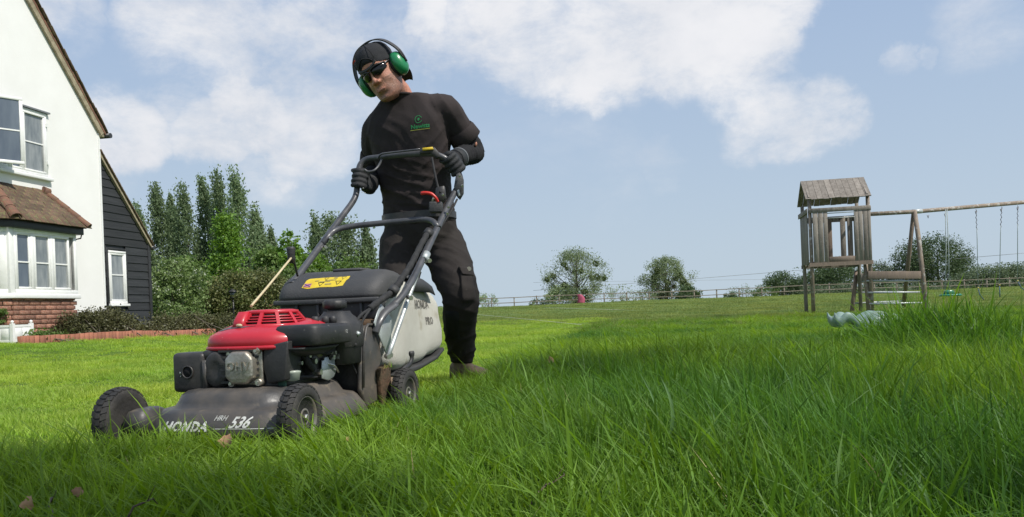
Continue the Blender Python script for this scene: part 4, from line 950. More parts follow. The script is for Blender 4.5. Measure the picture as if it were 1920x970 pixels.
def swing_frame():
    A=at(1622,585,18.35); zA=gz(A.x,A.y)
    t=thing('swing_set','timber swing frame with long top beam, splayed legs and metal ladder rungs','swing frame',(A.x,A.y,zA))
    b0=at(1626,402,18.2); b1=at(1718,397,18.6); b2=at(1960,376,19.6)
    def tube(name,pts,r,m): g=G(); g.tube(pts,r,10); g.build(name,m,t,world=True)
    tube('top_beam',[b0,b1,b2],.048,'wood_pole')
    tube('leg',[at(1715,396,18.55),at(1722,445,18.35),at(1738,588,17.7)],[.045,.052,.055],'wood_pole')
    tube('leg',[at(1713,398,18.7),at(1694,576,19.9)],[.045,.05],'wood_brown')
    tube('leg',[at(1606,508,19.4),at(1596,596,19.3)],[.05,.05],'wood_brown')
    tube('leg',[at(1622,470,18.3),at(1624,520,18.25),at(1630,592,18.1)],[.05,.05,.055],'wood_pole')
    tube('pole',[b2+Vector((0,0,0)),at(1975,560,18.8)],[.045,.05],'wood_pole')
    g=G(); a=at(1625,515,18.1); b=at(1727,515,17.95); seg_box(g,a,b,.03,.17,up=Vector((0,0,1))); 
    g=G(); p,q=at(1627,516,18.12),at(1726,516,17.98); d=Vector((0,.03,0)); up=Vector((0,0,.085)); g.add([p-d-up,p-d+up,q-d+up,q-d-up,p+d-up,p+d+up,q+d+up,q+d-up],[(0,1,2,3),(7,6,5,4),(0,4,5,1),(1,5,6,2),(2,6,7,3),(3,7,4,0)]); g.build('board','wood_brown',t,world=True,bevel=.006)
    g=G(); p,q=at(1608,520,19.3),at(1700,514,19.6); g.add([p-d-up,p-d+up,q-d+up,q-d-up,p+d-up,p+d+up,q+d+up,q+d-up],[(0,1,2,3),(7,6,5,4),(0,4,5,1),(1,5,6,2),(2,6,7,3),(3,7,4,0)]); g.build('board','wood_grey',t,world=True,bevel=.006)
    for (u0,v0,D0,u1,v1,D1) in ((1625,527,18.15,1729,527,18.0),(1628,549,18.1,1732,548,17.9),(1630,570,18.05,1734,568,17.8),(1604,529,19.35,1700,526,19.6),(1602,549,19.35,1697,547,19.7),(1600,569,19.3,1692,565,19.8),(1598,586,19.3,1640,584,19.3)):
        tube('rung',[at(u0,v0,D0),at(u1,v1,D1)],.021,'bar_metal')
    # beam sleeve and hooks
    tube('sleeve',[b1+Vector((-.10,0,.0)),b1+Vector((.13,0,.008))],.054,'bar_metal')
    for u in (1740,1772,1830,1877,1908): 
        p=at(u,402-(u-1740)*.085,18.62+(u-1720)*.004); g=G(); g.tube([p+Vector((-.02,0,-.02)),p+Vector((0,0,-.09)),p+Vector((.02,0,-.02))],.009,6); g.build('hook','chain',t,world=True)
def rope_swing(label,u,vt,vb,D,kind):
    top=at(u,vt,D); bot=at(u+(3 if kind=='seat' else 0),vb,D-.1)
    t=thing('swing',label,'swing',tuple(bot))
    if kind=='seat':
        for du,db in ((-3,-3),(4,8)):
            g=G(); g.tube([at(u+du*.4,vt,D),at(u+du*.7+2,(vt+vb)/2,D),at(u+db*.7,vb-4,D-.1)],.011,6); g.build('rope','rope_pale',t,world=True)
        c=at(1782,552,D-.1); rs=[superring(c.x,c.y,c.z+dz,a,b,2.4,24,fz=lambda x,y,z:z+.18*(x-c.x)*0) for dz,a,b in ((-.03,.20,.12),(-.045,.245,.15),(-.02,.255,.16),(.005,.22,.13),(0,.17,.08))]; g=G(); g.rings(rs); g.build('seat','plastic_green',t,world=True)
        g=G(); g.rings([superring(c.x-.03,c.y,c.z+dz,a,b,3,16) for dz,a,b in ((.0,.12,.07),(.07,.11,.06),(.10,.07,.045))]); g.build('seat_hub','plastic_green',t,world=True)
        g=G(); g.tube([c,at(1783,578,D-.1)],.008,6); g.build('rope_end','rope_pale',t,world=True)
    else:
        m=at(u+kind[0]*.5,(vt*2+vb)/3,D-.03); pts=[top,m,at(u+kind[0],vb,D-.1)]; L_=[top.lerp(m,.0),top.lerp(m,.75)]
        g=G(); 
        for i in range(9):
            p=top.lerp(m,i/11); g.tube([p+Vector((0,0,.03)),p+Vector((.012*(-1)**i,0,0)),p-Vector((0,0,.03))],.008,5)
        g.build('chain','chain',t,world=True)
        g=G(); g.tube([top.lerp(m,.7),m,pts[2]],.009,6); g.build('rope','rope_pale',t,world=True)
        q=pts[2]; g=G(); g.tube([q,q+Vector((kind[1],0,-.16)),q+Vector((kind[2],0,-.28))],.013,6); g.build('rope_end','rope_blue',t,world=True)
        g=G(); g.ball(q,.022); g.build('knot','rope_yellow',t,world=True)
tower(); swing_frame()
rope_swing('green plastic button seat swing hanging on two ropes from the beam',1774,393,548,18.7,'seat')
rope_swing('single rope with chain top hanging next to the green seat, its loose end curling right',1830,395,540,18.9,(4,.03,.12))
rope_swing('single pale rope swing hanging plumb second from the right edge',1878,390,535,19.1,(-4,0,0))
rope_swing('rope swing nearest the right edge, its dark lower end trailing right',1908,388,527,19.2,(0,.08,.22))
def slide_end():
    """wavy run-out of a plastic slide lying behind the tuft"""
    P=[(1572,590),(1580,588),(1592,596),(1602,606),(1614,604),(1624,592),(1640,588),(1664,590),(1680,596)]
    D0=7.9; c=at(1600,620,D0); t=thing('slide','pale grey-green wavy plastic slide lying in the grass below the tower','slide',(c.x,c.y,gz(c.x,c.y)))
    S=spline([at(u,v,D0) for u,v in [(1566,592),(1575,601),(1587,592),(1600,594),(1614,606),(1628,596),(1646,589),(1668,592),(1700,600)]],5)
    w=.34; g=G(); rs=[]
    dv=Vector((.15,1,0)).normalized()
    for p in S:
        rs.append([p+dv*a+Vector((0,0,b)) for a,b in ((0,.022),(.015,.032),(.035,.028),(.05,-.008),(.16,-.02),(.28,-.008),(.30,.028),(.32,.032),(.34,.022),(.335,-.02),(.3,-.07),(.16,-.075),(.05,-.07),(.005,-.07))])
    g.rings(rs); g.build('chute','slide_green',t,world=True)
    g=G(); rs=[]
    base=gz(c.x,c.y)
    for p in S[22:]:
        rs.append([p+dv*a+Vector((0,0,0))*0+Vector((0,0,b)) for a,b in ((-.012,.0),(-.03,-.06),(-.035,-.16),(.0,-.20),(.3,-.20),(.36,-.09),(.3,-.05),(.05,-.04))])
    g.rings(rs); g.build('slide_base','slide_green',t,world=True)
    for i in (24,28,33):
        p=S[i]; g=G(); g.tube([p+Vector((-.02,-.045,-.03)),p+Vector((-.015,-.05,-.10)),p+Vector((-.01,-.045,-.18))],.008,6); g.build('rib','slide_green',t,world=True)
slide_end()
# ================================================================== lawn mower (local x = towards its near side, y = backwards, z up)
M('mower_red',(.50,.018,.032),.36,(.42,.016,.028),5,coat=.25,rough2=.5,bump=.05,col3=(.50,.10,.10),s3=60,thr3=(.66,.76))
M('red_plastic',(.55,.03,.02),.4)
M('deck_paint',(.052,.050,.048),.40,(.120,.100,.080),4.5,bump=.2,bs=30,rough2=.75,thr=(.42,.68),col3=(.17,.14,.10),s3=16,thr3=(.60,.75))
M('black_plastic',(.020,.020,.021),.48,(.042,.041,.040),6,bump=.12,bs=60,rough2=.65,col3=(.10,.095,.085),s3=70,thr3=(.66,.74))
M('hood_plastic',(.040,.041,.043),.55,(.060,.060,.060),4,bump=.25,bs=140,rough2=.7,col3=(.11,.11,.105),s3=60,thr3=(.66,.76))
M('black_metal',(.018,.018,.019),.45,(.05,.045,.04),12,bump=.15)
M('tube_paint',(.045,.047,.052),.36,(.08,.08,.085),14,rough2=.5,coat=.15,col3=(.16,.16,.16),s3=50,thr3=(.68,.75))
M('foam',(.016,.016,.017),.85,(.03,.03,.03),30,bump=.5,bs=90)
M('aluminium',(.52,.49,.42),.38,(.30,.27,.22),14,metal=.85,rough2=.6,bump=.25,bs=70)
M('zinc',(.50,.54,.53),.42,(.36,.38,.37),10,metal=.45,bump=.1,col3=(.26,.20,.14),s3=30,thr3=(.66,.76))
M('bolt_metal',(.62,.60,.54),.3,metal=.9)
M('tyre',(.022,.021,.020),.75,(.050,.046,.040),9,bump=.35,bs=70,thr=(.4,.7))
M('rim_plastic',(.16,.155,.145),.6,(.09,.08,.065),9,bump=.2,col3=(.24,.20,.14),s3=25,thr3=(.55,.7))
M('bag_cloth',(.56,.55,.49),.9,(.44,.42,.36),3.2,bump=.55,bs=260,thr=(.35,.7),col3=(.28,.24,.15),s3=7,thr3=(.60,.8))
M('sticker_yellow',(.72,.55,.035),.5,(.62,.45,.03),20,col3=(.25,.2,.06),s3=60,thr3=(.68,.75)); M('print_black',(.018,.018,.018),.6); M('print_faded',(.10,.095,.085),.8,(.22,.20,.17),60,thr=(.45,.65)); M('print_white',(.62,.62,.58),.5,(.40,.38,.34),50,thr=(.5,.72))
M('print_blue',(.05,.07,.25),.6); M('print_redwhite',(.50,.18,.20),.6); M('rope_cream',(.58,.50,.32),.8,(.46,.38,.22),60)
M('yellow_strip',(.65,.45,.02),.5); M('rust_dirt',(.10,.055,.03),.95,(.055,.04,.02),25,bump=.8,bs=60); M('bowl_clear',(.34,.38,.32),.3); M('green_plate',(.05,.12,.09),.5)
MA=R(-104); mh=Vector((math.cos(MA),math.sin(MA),0)); mn=Vector((-mh.y,mh.x,0)); M0=Vector((-.9768,2.575,0))
mower=thing('lawn_mower','red and black petrol lawn mower with cream grass bag, pushed by the man','lawn mower',tuple(M0),math.atan2(mn.y,mn.x))
def ml(a,b,z): return Vector((b,-a,z))
def deck_rings(prof,cx=-.31,n=64):
    return [superring(0+p[3] if len(p)>3 else 0,-cx-(p[4] if len(p)>4 else 0),p[0],p[1],p[2],5.0 if len(p)<6 else p[5],n) for p in prof]
g=G(); g.rings(deck_rings([(.048,.285,.345,0,0,6),(.054,.288,.349,0,0,6),(.085,.278,.340,0,0,5.5),(.118,.262,.322,0,0,5),(.128,.25,.308,0,0,5),(.131,.238,.293,0,0,4.6),(.136,.224,.282,0,0,4.2),(.150,.218,.276,0,0,4),(.172,.208,.266,0,0,4),(.184,.193,.25,0,0,3.8),(.190,.17,.225,0,0,3.6),(.192,.12,.17,0,0,3.5)]))
deck=g.build('deck','deck_paint',mower)
g=G(); g.rings([superring(0,.31,z,.255,.315,6,40) for z in (.03,.05)]); g.build('deck_underside','black_metal',mower)
def bvh_of(o):
    me=o.data; return BVHTree.FromPolygons([v.co.copy() for v in me.vertices],[tuple(p.vertices) for p in me.polygons])
def decal(name,geo,bvh,org,ex,ey,cast,mat,parent,off=.0015,sub=False):
    """lays flat print onto a curved surface: each vertex is cast on to it"""
    vs,fs=geo; out=[]
    bmx=bmesh.new()
    for v in vs: bmx.verts.new(v)
    bmx.verts.ensure_lookup_table()
    for f in fs:
        try: bmx.faces.new([bmx.verts[i] for i in f])
        except ValueError: pass
    if sub: bmesh.ops.triangulate(bmx,faces=bmx.faces); bmesh.ops.subdivide_edges(bmx,edges=bmx.edges,cuts=sub,use_grid_fill=True)
    last=None
    for v in bmx.verts:
        p=org+ex*v.co.x+ey*v.co.y; h=bvh.ray_cast(p,cast)
        if h[0] is not None: last=(h[0]-p).dot(cast); q=h[0]+ (h[1] if h[1].dot(cast)<0 else -h[1])*off
        else: q=p+cast*((last or 0))-cast*off
        v.co=q
    me=bpy.data.meshes.new(name); bmx.to_mesh(me); bmx.free(); me.materials.append(MATS[mat]); return link(name,me,parent)
DB=bvh_of(deck); ex=Vector((1,0,0)); ez=Vector((0,0,1)); back=Vector((0,1,0))
decal('lettering',text_geo('HONDA',.040,res=3,offset=.0019,spacing=1.12),DB,Vector((-.078,-.25,.080)),ex,ez+ex*.25,back,'print_white',mower)
decal('lettering',text_geo('536',.046,res=3,offset=.0012,spacing=1.0),DB,Vector((.118,-.25,.092)),ex,ez+ex*.55,back,'print_white',mower)
decal('lettering',text_geo('HRH',.022,res=3,spacing=1.0),DB,Vector((.045,-.25,.106)),ex,ez+ex*.45,back,'print_white',mower)
decal('lettering',([(-.10,-.0018,0),(.10,-.0018,0),(.10,0,0),(-.1,.0,0)],[(0,1,2,3)]),DB,Vector((.125,-.25,.0755)),ex,ez,back,'print_white',mower,sub=4)
def wheel(name_label,b,a,z,r,w,side):
    o=bpy.data.objects.new('wheel',None); C.objects.link(o); o.parent=mower; o.location=ml(a,b,z); o.rotation_euler=(0,0,0)
    def lathe(prof,n=48,smooth=True):
        g=G(); g.rings([[Vector((x*side,rr*math.cos(2*math.pi*k/n),rr*math.sin(2*math.pi*k/n))) for k in range(n)] for x,rr in prof],smooth=smooth); return g
    h=w/2
    lathe([(-h+.004,r*.62),(-h,r*.70),(-h+.001,r*.86),(-h+.006,r*.955),(-h*.6,r*.985),(0,r*.99),(h*.6,r*.985),(h-.006,r*.955),(h-.001,r*.86),(h,r*.70),(h-.004,r*.64),(h-.012,r*.62)]).build('tyre','tyre',o)
    g=G(); nb=30
    for k in range(nb):
        for s,ph in ((-1,0),(1,.5),(0,.25)):
            a0=2*math.pi*(k+ph)/nb; x0,x1=(s*h*.62-h*.27,s*h*.62+h*.27) if s else (-h*.26,h*.26)
            mm=Matrix.Rotation(a0,4,'X'); sk=.10*s
            rr=r*.985 if s else r*.99
            vs=[Vector((x,y+ (x-(x0+x1)/2)*sk*4,rr+zz)) for x in (x0,x1) for y in (-r*.078,r*.078) for zz in (-.006,.0035 if abs(x)<h*.8 else -.001)]
            g.add([mm@v for v in vs],[(0,1,3,2),(4,6,7,5),(0,4,5,1),(2,3,7,6),(0,2,6,4),(1,5,7,3)])
    t=g.build('tread','tyre',o); t['kind']='stuff'
    lathe([(-h+.02,r*.60),(h-.006,r*.655),(h-.004,r*.62),(h-.010,r*.58),(h-.024,r*.52),(h-.026,r*.30),(h-.012,r*.27),(h-.010,r*.20),(h-.022,r*.19)]).build('rim','rim_plastic',o)
    for k in range(6):
        a0=2*math.pi*k/6; g=G(); c=Vector(((h-.0235)*side,r*.41*math.cos(a0),r*.41*math.sin(a0))); g.rings([[c+Vector((d*side,rr*math.cos(q*math.pi/5),rr*math.sin(q*math.pi/5))) for q in range(10)] for d,rr in ((-.003,r*.075),(.0012,r*.075))],smooth=False); g.build('rim_hole','black_metal',o)
    g=G(); g.rings([[Vector((x*side,rr*math.cos(q*math.pi/3),rr*math.sin(q*math.pi/3))) for q in range(6)] for x,rr in ((h-.024,.011),(h-.006,.011),(h-.003,.007))],smooth=False); g.build('hub_nut','bolt_metal',o)
    return o
wheel('n',.312,0.0,.106,.104,.056,1); wheel('f',-.335,.012,.102,.107,.060,-1); wheel('rn',.335,-.825,.088,.103,.052,1); wheel('rf',-.335,-.825,.088,.103,.052,-1)
def P6(name,mat,f,bevel=0.,seg=2,**k):
    g=G(); f(g); return g.build(name,mat,mower,bevel=bevel,seg=seg,**k)
P6('axle','black_metal',lambda g:(g.tube([ml(0,-.26,.100),ml(0,-.34,.100)],.012,8)))
P6('wheel_bracket','deck_paint',lambda g:g.rings([superring(b,.01,z,w,d,3.5,20) for b,z,w,d in ((-.255,.06,.05,.075),(-.258,.110,.045,.07),(-.255,.132,.035,.06),(-.25,.140,.02,.04))]))
P6('wheel_bracket','deck_paint',lambda g:g.box(.255,.285,-.04,.06,.07,.150),bevel=.012)
P6('axle','black_metal',lambda g:g.tube([ml(-.825,-.33,.088),ml(-.825,.33,.088)],.011,8))
# engine block, fins, shroud
P6('engine_base','black_metal',lambda g:g.rings([superring(.03,.31,z,a,b,3.5,32) for z,a,b in ((.185,.15,.17),(.20,.145,.165),(.26,.13,.155),(.335,.135,.16))]))
for i in range(6):
    P6('cooling_fin','black_metal',lambda g:g.rings([superring(.020,.155+i*.0,z,.078,.045,5,20) for z in (.205+i*.021,.2125+i*.021)],smooth=False))
P6('cylinder','black_metal',lambda g:g.rings([[Vector((.0+.055*math.cos(k*math.pi/10)-.055,y,.255+.062*math.sin(k*math.pi/10))) for k in range(20)] for y in (.125,.24)]))
sh=G()
def zf(amp): return lambda x,y,z: z+amp*max(0,(y-.2))
sh.rings([superring(.035,.315,z,a,b,e,56,fz=zf(.10)) for z,a,b,e in ((.322,.186,.196,2.9),(.330,.192,.202,2.9),(.352,.190,.200,2.9),(.366,.184,.193,2.8),(.377,.166,.175,2.6),(.386,.148,.155,2.4),(.392,.132,.138,2.2),(.394,.10,.10,2.2))])
sh.build('shroud','mower_red',mower)
P6('shroud_lip','mower_red',lambda g:g.rings([superring(.035,.315,z,a,b,2.9,56,fz=zf(.10)) for z,a,b in ((.314,.189,.199),(.318,.196,.206),(.326,.196,.206),(.330,.190,.200))]))
# worn grey label on the front of the shroud
SB=bvh_of(bpy.data.objects['shroud'])
lab=[(.078*math.cos(t)*(1+.1*math.sin(3*t)),.024*math.sin(t)*(1+.2*math.cos(5*t)),0) for t in [k*math.pi/14 for k in range(28)]]
M('label_grey',(.13,.125,.13),.7,(.06,.06,.065),120,bump=.2)
decal('worn_label',([(0,0,0)]+lab,[(0,i+1,(i+1)%28+1) for i in range(28)]),SB,Vector((-.02,.195,.6)),ex,back,-ez,'label_grey',mower,off=.001,sub=2)
# recoil starter cover: dark inside, red ribs and rings
cx,cy,z0,z1,r0,r1=.035,.325,.400,.446,.128,.092
def circ(r,z,n=48,e=2.): return superring(cx,cy,z,r,r*1.02,e,n)
P6('starter_inside','black_metal',lambda g:g.rings([circ(r0-.008,z0-.02),circ(r1-.008,z1-.004)]))
P6('starter_base','mower_red',lambda g:g.rings([circ(r0+.006,z0-.022),circ(r0+.006,z0-.004),circ(r0,z0),circ(r0-.006,z0-.001)]))
P6('starter_top','mower_red',lambda g:g.rings([circ(r1-.004,z1-.012),circ(r1+.002,z1-.008),circ(r1,z1),circ(r1-.02,z1+.004),circ(.02,z1+.005)]))
for k in range(3):
    f=(k+1)/4; z=z0+(z1-.01-z0)*f; r=r0+(r1-r0)*f
    P6('vent_ring','mower_red',lambda g:g.rings([circ(r-.006,z-.003),circ(r+.0015,z-.003),circ(r+.0005,z+.0015),circ(r-.006,z+.0015)]))
for k in range(12):
    t=2*math.pi*(k+.35)/12; c,s_=math.cos(t),math.sin(t); tan=Vector((-s_,c,0))
    P6('vent_rib','mower_red',lambda g:g.prism([(0,0),(1,0),(1,1),(0,1)],lambda i,j,d:Vector((cx,cy,0))+Vector((c,s_*1.02,0))*((r0 if j==0 else r1)+(.004 if i else -.008))+Vector((0,0,z0-.004 if j==0 else z1-.006))+tan*d,-.006,.006))
P6('starter_guide','mower_red',lambda g:g.rings([superring(x,y,z,a,b,3,16) for x,y,z,a,b in ((-.02,.205,.385,.028,.022),(-.022,.215,.415,.022,.02),(-.02,.235,.445,.018,.016))]))
P6('ring_eye','rope_cream',lambda g:g.ball(Vector((-.004,.175,.398)),.012,.007,.006))
for (b,a) in ((.165,-.40),(.19,-.43),(.21,-.45)): P6('knob','black_plastic',lambda g:g.rings([superring(b,-a,z,r,r,2,12) for z,r in ((.39,.014),(.412,.014),(.42,.008))]))
# muffler
P6('muffler','black_metal',lambda g:g.box(-.232,-.108,.115,.205,.176,.312),bevel=.016,seg=3)
P6('muffler_guard','black_metal',lambda g:g.box(-.120,-.06,.125,.20,.285,.318),bevel=.010)
def ring_hole(g,c,r,r2,d):
    n=20; g.rings([[c+Vector((rr*math.cos(2*math.pi*k/n),y,rr*math.sin(2*math.pi*k/n))) for k in range(n)] for y,rr in ((0,r2),(-d,r2),(-d,r),(.004,r*.95))],cap=False)
P6('exhaust_hole','black_metal',lambda g:ring_hole(g,Vector((-.168,.113,.246)),.018,.023,.004))
M('pit',(.004,.004,.004),.9)
P6('exhaust_pit','pit',lambda g:g.rings([[Vector((-.168+rr*math.cos(k*math.pi/8),y,.246+rr*math.sin(k*math.pi/8))) for k in range(16)] for y,rr in ((.1115,.0178),(.1125,.0178))]))
P6('scratch','bolt_metal',lambda g:g.ball(Vector((-.198,.1135,.243)),.0026,.001,.005)); P6('scratch','bolt_metal',lambda g:g.ball(Vector((-.196,.1135,.232)),.0015,.001,.003))
P6('heat_shield','black_metal',lambda g:g.rings([[Vector((-.062+.050*math.cos(t)*k,y,.252+.064*math.sin(t)*k)) for t in [q*math.pi/12 for q in range(24)]] for y,k in ((.21,.9),(.135,1.),(.118,.93),(.112,.8),(.118,.4))]))
P6('exhaust_flange','deck_paint',lambda g:g.rings([superring(-.104,.14,z,.012,.03,3,16) for z in (.19,.235,.285)]))
# valve cover
def vc(b0,b1,z0,z1,y,ch,d0,d1,g):
    poly=[(b0+ch,z0),(b1-ch,z0),(b1,z0+ch),(b1,z1-ch),(b1-ch,z1),(b0+ch,z1),(b0,z1-ch),(b0,z0+ch)]; g.prism(poly,lambda x,z,d:Vector((x,y+d,z)),d0,d1)
P6('valve_cover','aluminium',lambda g:vc(-.012,.092,.203,.312,.10,.024,-.010,.035,g),bevel=.010,seg=3)
P6('valve_flange','aluminium',lambda g:vc(-.012,.108,.196,.322,.128,.012,.0,.012,g),bevel=.004)
for (b,z) in ((.096,.313),(.098,.207),(-.002,.205)):
    P6('bolt_boss','aluminium',lambda g:g.tube([Vector((b,.112,z)),Vector((b,.142,z))],.0115,14)); P6('bolt','bolt_metal',lambda g:g.tube([Vector((b,.105,z)),Vector((b,.114,z))],.0055,6,smooth=False))
VB=bvh_of(bpy.data.objects['valve_cover']); decal('lettering',text_geo('OHV',.040,ext=0,res=3,offset=.0006,spacing=1.05),VB,Vector((.040,.0,.262)),ex,ez,back,'aluminium',mower,off=.004)
vs,fs=text_geo('OHV',.040,ext=.003,res=2,offset=.0004,spacing=1.05); g=G(); g.add([Vector((.040,.0885,.262))+ex*v.x+ez*v.y+back*(-v.z) for v in vs],fs); g.build('raised_lettering','aluminium',mower)
P6('bolt','bolt_metal',lambda g:g.tube([Vector((-.018,.125,.302)),Vector((-.018,.14,.302))],.008,8))
# parts on the near side: bracket, air cleaner, tank, carburettor
P6('side_bracket','black_plastic',lambda g:g.prism([(.112,.325),(.205,.342),(.19,.21),(.125,.20),(.108,.25)],lambda x,z,d:Vector((x,.13+d,z)),0,.10),bevel=.006)
def airbox(g):
    g.rings([superring(.212+dx,.305,z,a,b,7,44) for z,a,b,dx in ((.322,.080,.140,0),(.327,.086,.146,0),(.380,.084,.144,0),(.389,.080,.140,0),(.3925,.070,.130,0),(.393,.04,.08,0))])
P6('air_cleaner','black_plastic',airbox)
P6('air_cleaner_base','black_plastic',lambda g:g.rings([superring(.165,.29,z,a,b,4,28) for z,a,b in ((.285,.06,.08),(.30,.085,.13),(.316,.10,.155))]))
ABB=bvh_of(bpy.data.objects['air_cleaner']); decal('worn_mark',text_geo('12',.018,res=2),ABB,Vector((.5,.38,.362)),back,ez,Vector((-1,0,0)),'print_white',mower,off=.0008)
P6('fuel_tank','black_plastic',lambda g:g.rings([superring(.185,.535,z,a,b,3.2,32) for z,a,b in ((.235,.065,.075),(.24,.078,.088),(.30,.080,.09),(.306,.088,.095),(.385,.086,.093),(.400,.076,.083),(.424,.050,.054),(.436,.044,.046))]))
P6('tank_neck','black_plastic',lambda g:g.rings([superring(.18,.53,z,r,r,2,20) for z,r in ((.42,.030),(.446,.028))]))
def cap6(g):
    n=36; g.rings([[Vector((.18+(r*(1+(.05 if k%3==0 and 0<i<3 else 0)))*math.cos(2*math.pi*k/n),.53+(r*(1+(.05 if k%3==0 and 0<i<3 else 0)))*math.sin(2*math.pi*k/n),z)) for k in range(n)] for i,(z,r) in enumerate(((.445,.036),(.449,.043),(.472,.043),(.479,.036),(.480,.02)))])
P6('tank_cap','black_plastic',cap6)
def plate(g):
    g.prism([(.33,.198),(.335,.262),(.352,.262),(.356,.272),(.385,.272),(.392,.258),(.43,.262),(.44,.215),(.42,.195),(.38,.186)],lambda y,z,d:Vector((.215+d,y,z)),0,.006)
P6('carburettor_cover','zinc',plate,bevel=.002,seg=1)
P6('carburettor','black_metal',lambda g:g.box(.12,.205,.30,.40,.20,.30),bevel=.010)
P6('carburettor','aluminium',lambda g:g.rings([superring(.20,.345,z,r,r,2.,18) for z,r in ((.272,.012),(.285,.02),(.298,.02),(.305,.012))]))
P6('float_bowl','bowl_clear',lambda g:g.rings([superring(.185,.185,z,r,r,2,20) for z,r in ((.203,.010),(.207,.024),(.228,.027),(.232,.03),(.238,.03),(.240,.02))]))
P6('green_plate','green_plate',lambda g:g.box(.14,.172,.165,.172,.186,.232),bevel=.002,seg=1)
for i,(b,a,z,r) in enumerate(((.205,-.27,.285,.009),(.21,-.30,.262,.010),(.215,-.325,.222,.011),(.225,-.41,.268,.009),(.225,-.45,.268,.010),(.222,-.43,.283,.008),(.195,-.36,.297,.007),(.2,-.22,.262,.007))):
    P6('bolt','bolt_metal',lambda g:g.tube([ml(a,b-.01,z),ml(a,b+.006,z)],r,8,smooth=False))
for pts,r,nm in (([ml(-.20,.17,.31),ml(-.235,.20,.29),ml(-.26,.21,.255),ml(-.30,.20,.235)],.012,'hose'),([ml(-.32,.21,.30),ml(-.36,.225,.285),ml(-.42,.225,.30)],.008,'hose'),([ml(-.46,.21,.27),ml(-.52,.235,.25),ml(-.56,.24,.205),ml(-.60,.235,.165)],.004,'cable'),
    ([ml(-.15,.13,.23),ml(-.22,.19,.215),ml(-.32,.205,.205)],.005,'hose'),([ml(-.25,.19,.30),ml(-.33,.215,.315),ml(-.44,.21,.305)],.006,'linkage'),([ml(-.36,.20,.25),ml(-.40,.23,.24),ml(-.45,.225,.21)],.0035,'linkage')):
    P6(nm,'foam' if nm!='linkage' else 'bolt_metal',lambda g:g.tube(spline(pts,5),r,8))
P6('spring','bolt_metal',lambda g:g.tube([ml(-.40-.0012*k,.215+.006*math.cos(k*1.3),.285+.006*math.sin(k*1.3)) for k in range(50)],.0012,4))
# rear housing and grass chute
def rear(g):
    g.rings([superring(-.005,.715,z,a,b,6,36,fz=lambda x,y,z_:z_-.0) for z,a,b in ((.07,.25,.10),(.15,.252,.115),(.30,.25,.12),(.345,.246,.118),(.375,.235,.11))])
P6('rear_housing','black_plastic',rear)
P6('chute_panel','deck_paint',lambda g:g.prism([(.555,.13),(.575,.30),(.60,.365),(.625,.378),(.70,.372),(.74,.30),(.80,.16),(.78,.08),(.60,.06)],lambda y,z,d:Vector((.245+d,y,z)),0,.02),bevel=.008)
P6('chute_edge','deck_paint',lambda g:g.tube([Vector((.268,.565,.14)),Vector((.268,.585,.30)),Vector((.268,.612,.365)),Vector((.266,.635,.380)),Vector((.264,.70,.376))],.006,6))
P6('dirt_flap','rust_dirt',lambda g:g.prism([(.70,.05),(.69,.20),(.74,.215),(.80,.205),(.80,.06)],lambda y,z,d:Vector((.268+d,y,z)),0,.018),bevel=.004)
P6('rear_duct','rust_dirt',lambda g:g.box(-.2,.2,.80,.92,.20,.40),bevel=.02)
# steel side plate, bolts, strut
P6('side_plate','zinc',lambda g:g.prism([(.665,.385),(.70,.425),(.745,.46),(.845,.40),(.815,.238),(.795,.232)],lambda y,z,d:Vector((.275+d,y,z)),0,.005),bevel=.0015,seg=1)
for y,z in ((.70,.375),(.755,.418),(.805,.248)):
    P6('bolt','bolt_metal',lambda g:g.tube([Vector((.272,y,z)),Vector((.292,y,z))],.0095,8,smooth=False)); P6('washer','zinc',lambda g:g.tube([Vector((.279,y,z)),Vector((.284,y,z))],.014,14))
def PW(name,mat,pts,r,n=12,spl=True,cap=True,flat=1.):
    g=G(); g.tube(spline(pts,6) if spl else pts,r,n,cap=cap,flat=flat); return g.build(name,mat,mower,world=True)
PW('handle_foot','tube_paint',[at(703,624,3.17),at(709,606,3.18),at(722,586,3.22),at(742,570,3.28)],[.017]*19,flat=.55)
PW('strut','zinc',[at(728,667,3.19),at(765,562,3.38),at(780,520,3.46),at(786,506,3.50)],.010,10)
for (u,v,D) in ((727,668,3.17),(768,558,3.36),(803,488,3.60)): PW('strut_pin','bolt_metal',[at(u-3,v,D-.01),at(u+3,v+1,D-.035)],.010,8,spl=False)
HT=[at(735,576,3.27),at(754,556,3.33),at(775,522,3.44),at(800,470,3.62),at(816,436,3.74),at(850,366,3.99),at(863,342,4.05),at(858,322,4.04),at(842,303,4.0),at(826,293,3.99),at(806,288,4.0),at(760,290,4.05),at(704,296,4.12),at(688,299,4.14),at(677,307,4.14),at(672,322,4.13),at(670,345,4.11),at(665,372,4.08),at(640,408,3.96),at(600,462,3.76),at(556,522,3.54),at(548,534,3.50)]
PW('handlebar','tube_paint',HT,.0155,14)
PW('cross_tube','tube_paint',fillet([at(604,458,3.77),at(626,431,3.86),at(662,424,3.88),at(792,411,3.84),at(812,414,3.80),at(822,428,3.76)],.05,5),.0145,12,spl=False)
for (u,v) in ((618,447),(607,463)): 
    p=at(u,v,3.79); PW('bolt','bolt_metal',[p,p+Vector((.018,-.035,-.004))],.0075,8,spl=False)
PW('foam_sleeve','foam',[at(692,580,3.14),at(712,564,3.20),at(735,547,3.28),at(752,524,3.36),at(770,497,3.46),at(788,462,3.58),at(800,440,3.66)],[.013+.0015*math.sin(k*2.2) for k in range(37)])
for (u,v,D) in ((737,546,3.285),(802,438,3.68)): PW('sleeve_ring','black_plastic',[at(u-3,v+4,D-.01),at(u+4,v-5,D+.01)],.021,14,spl=False)
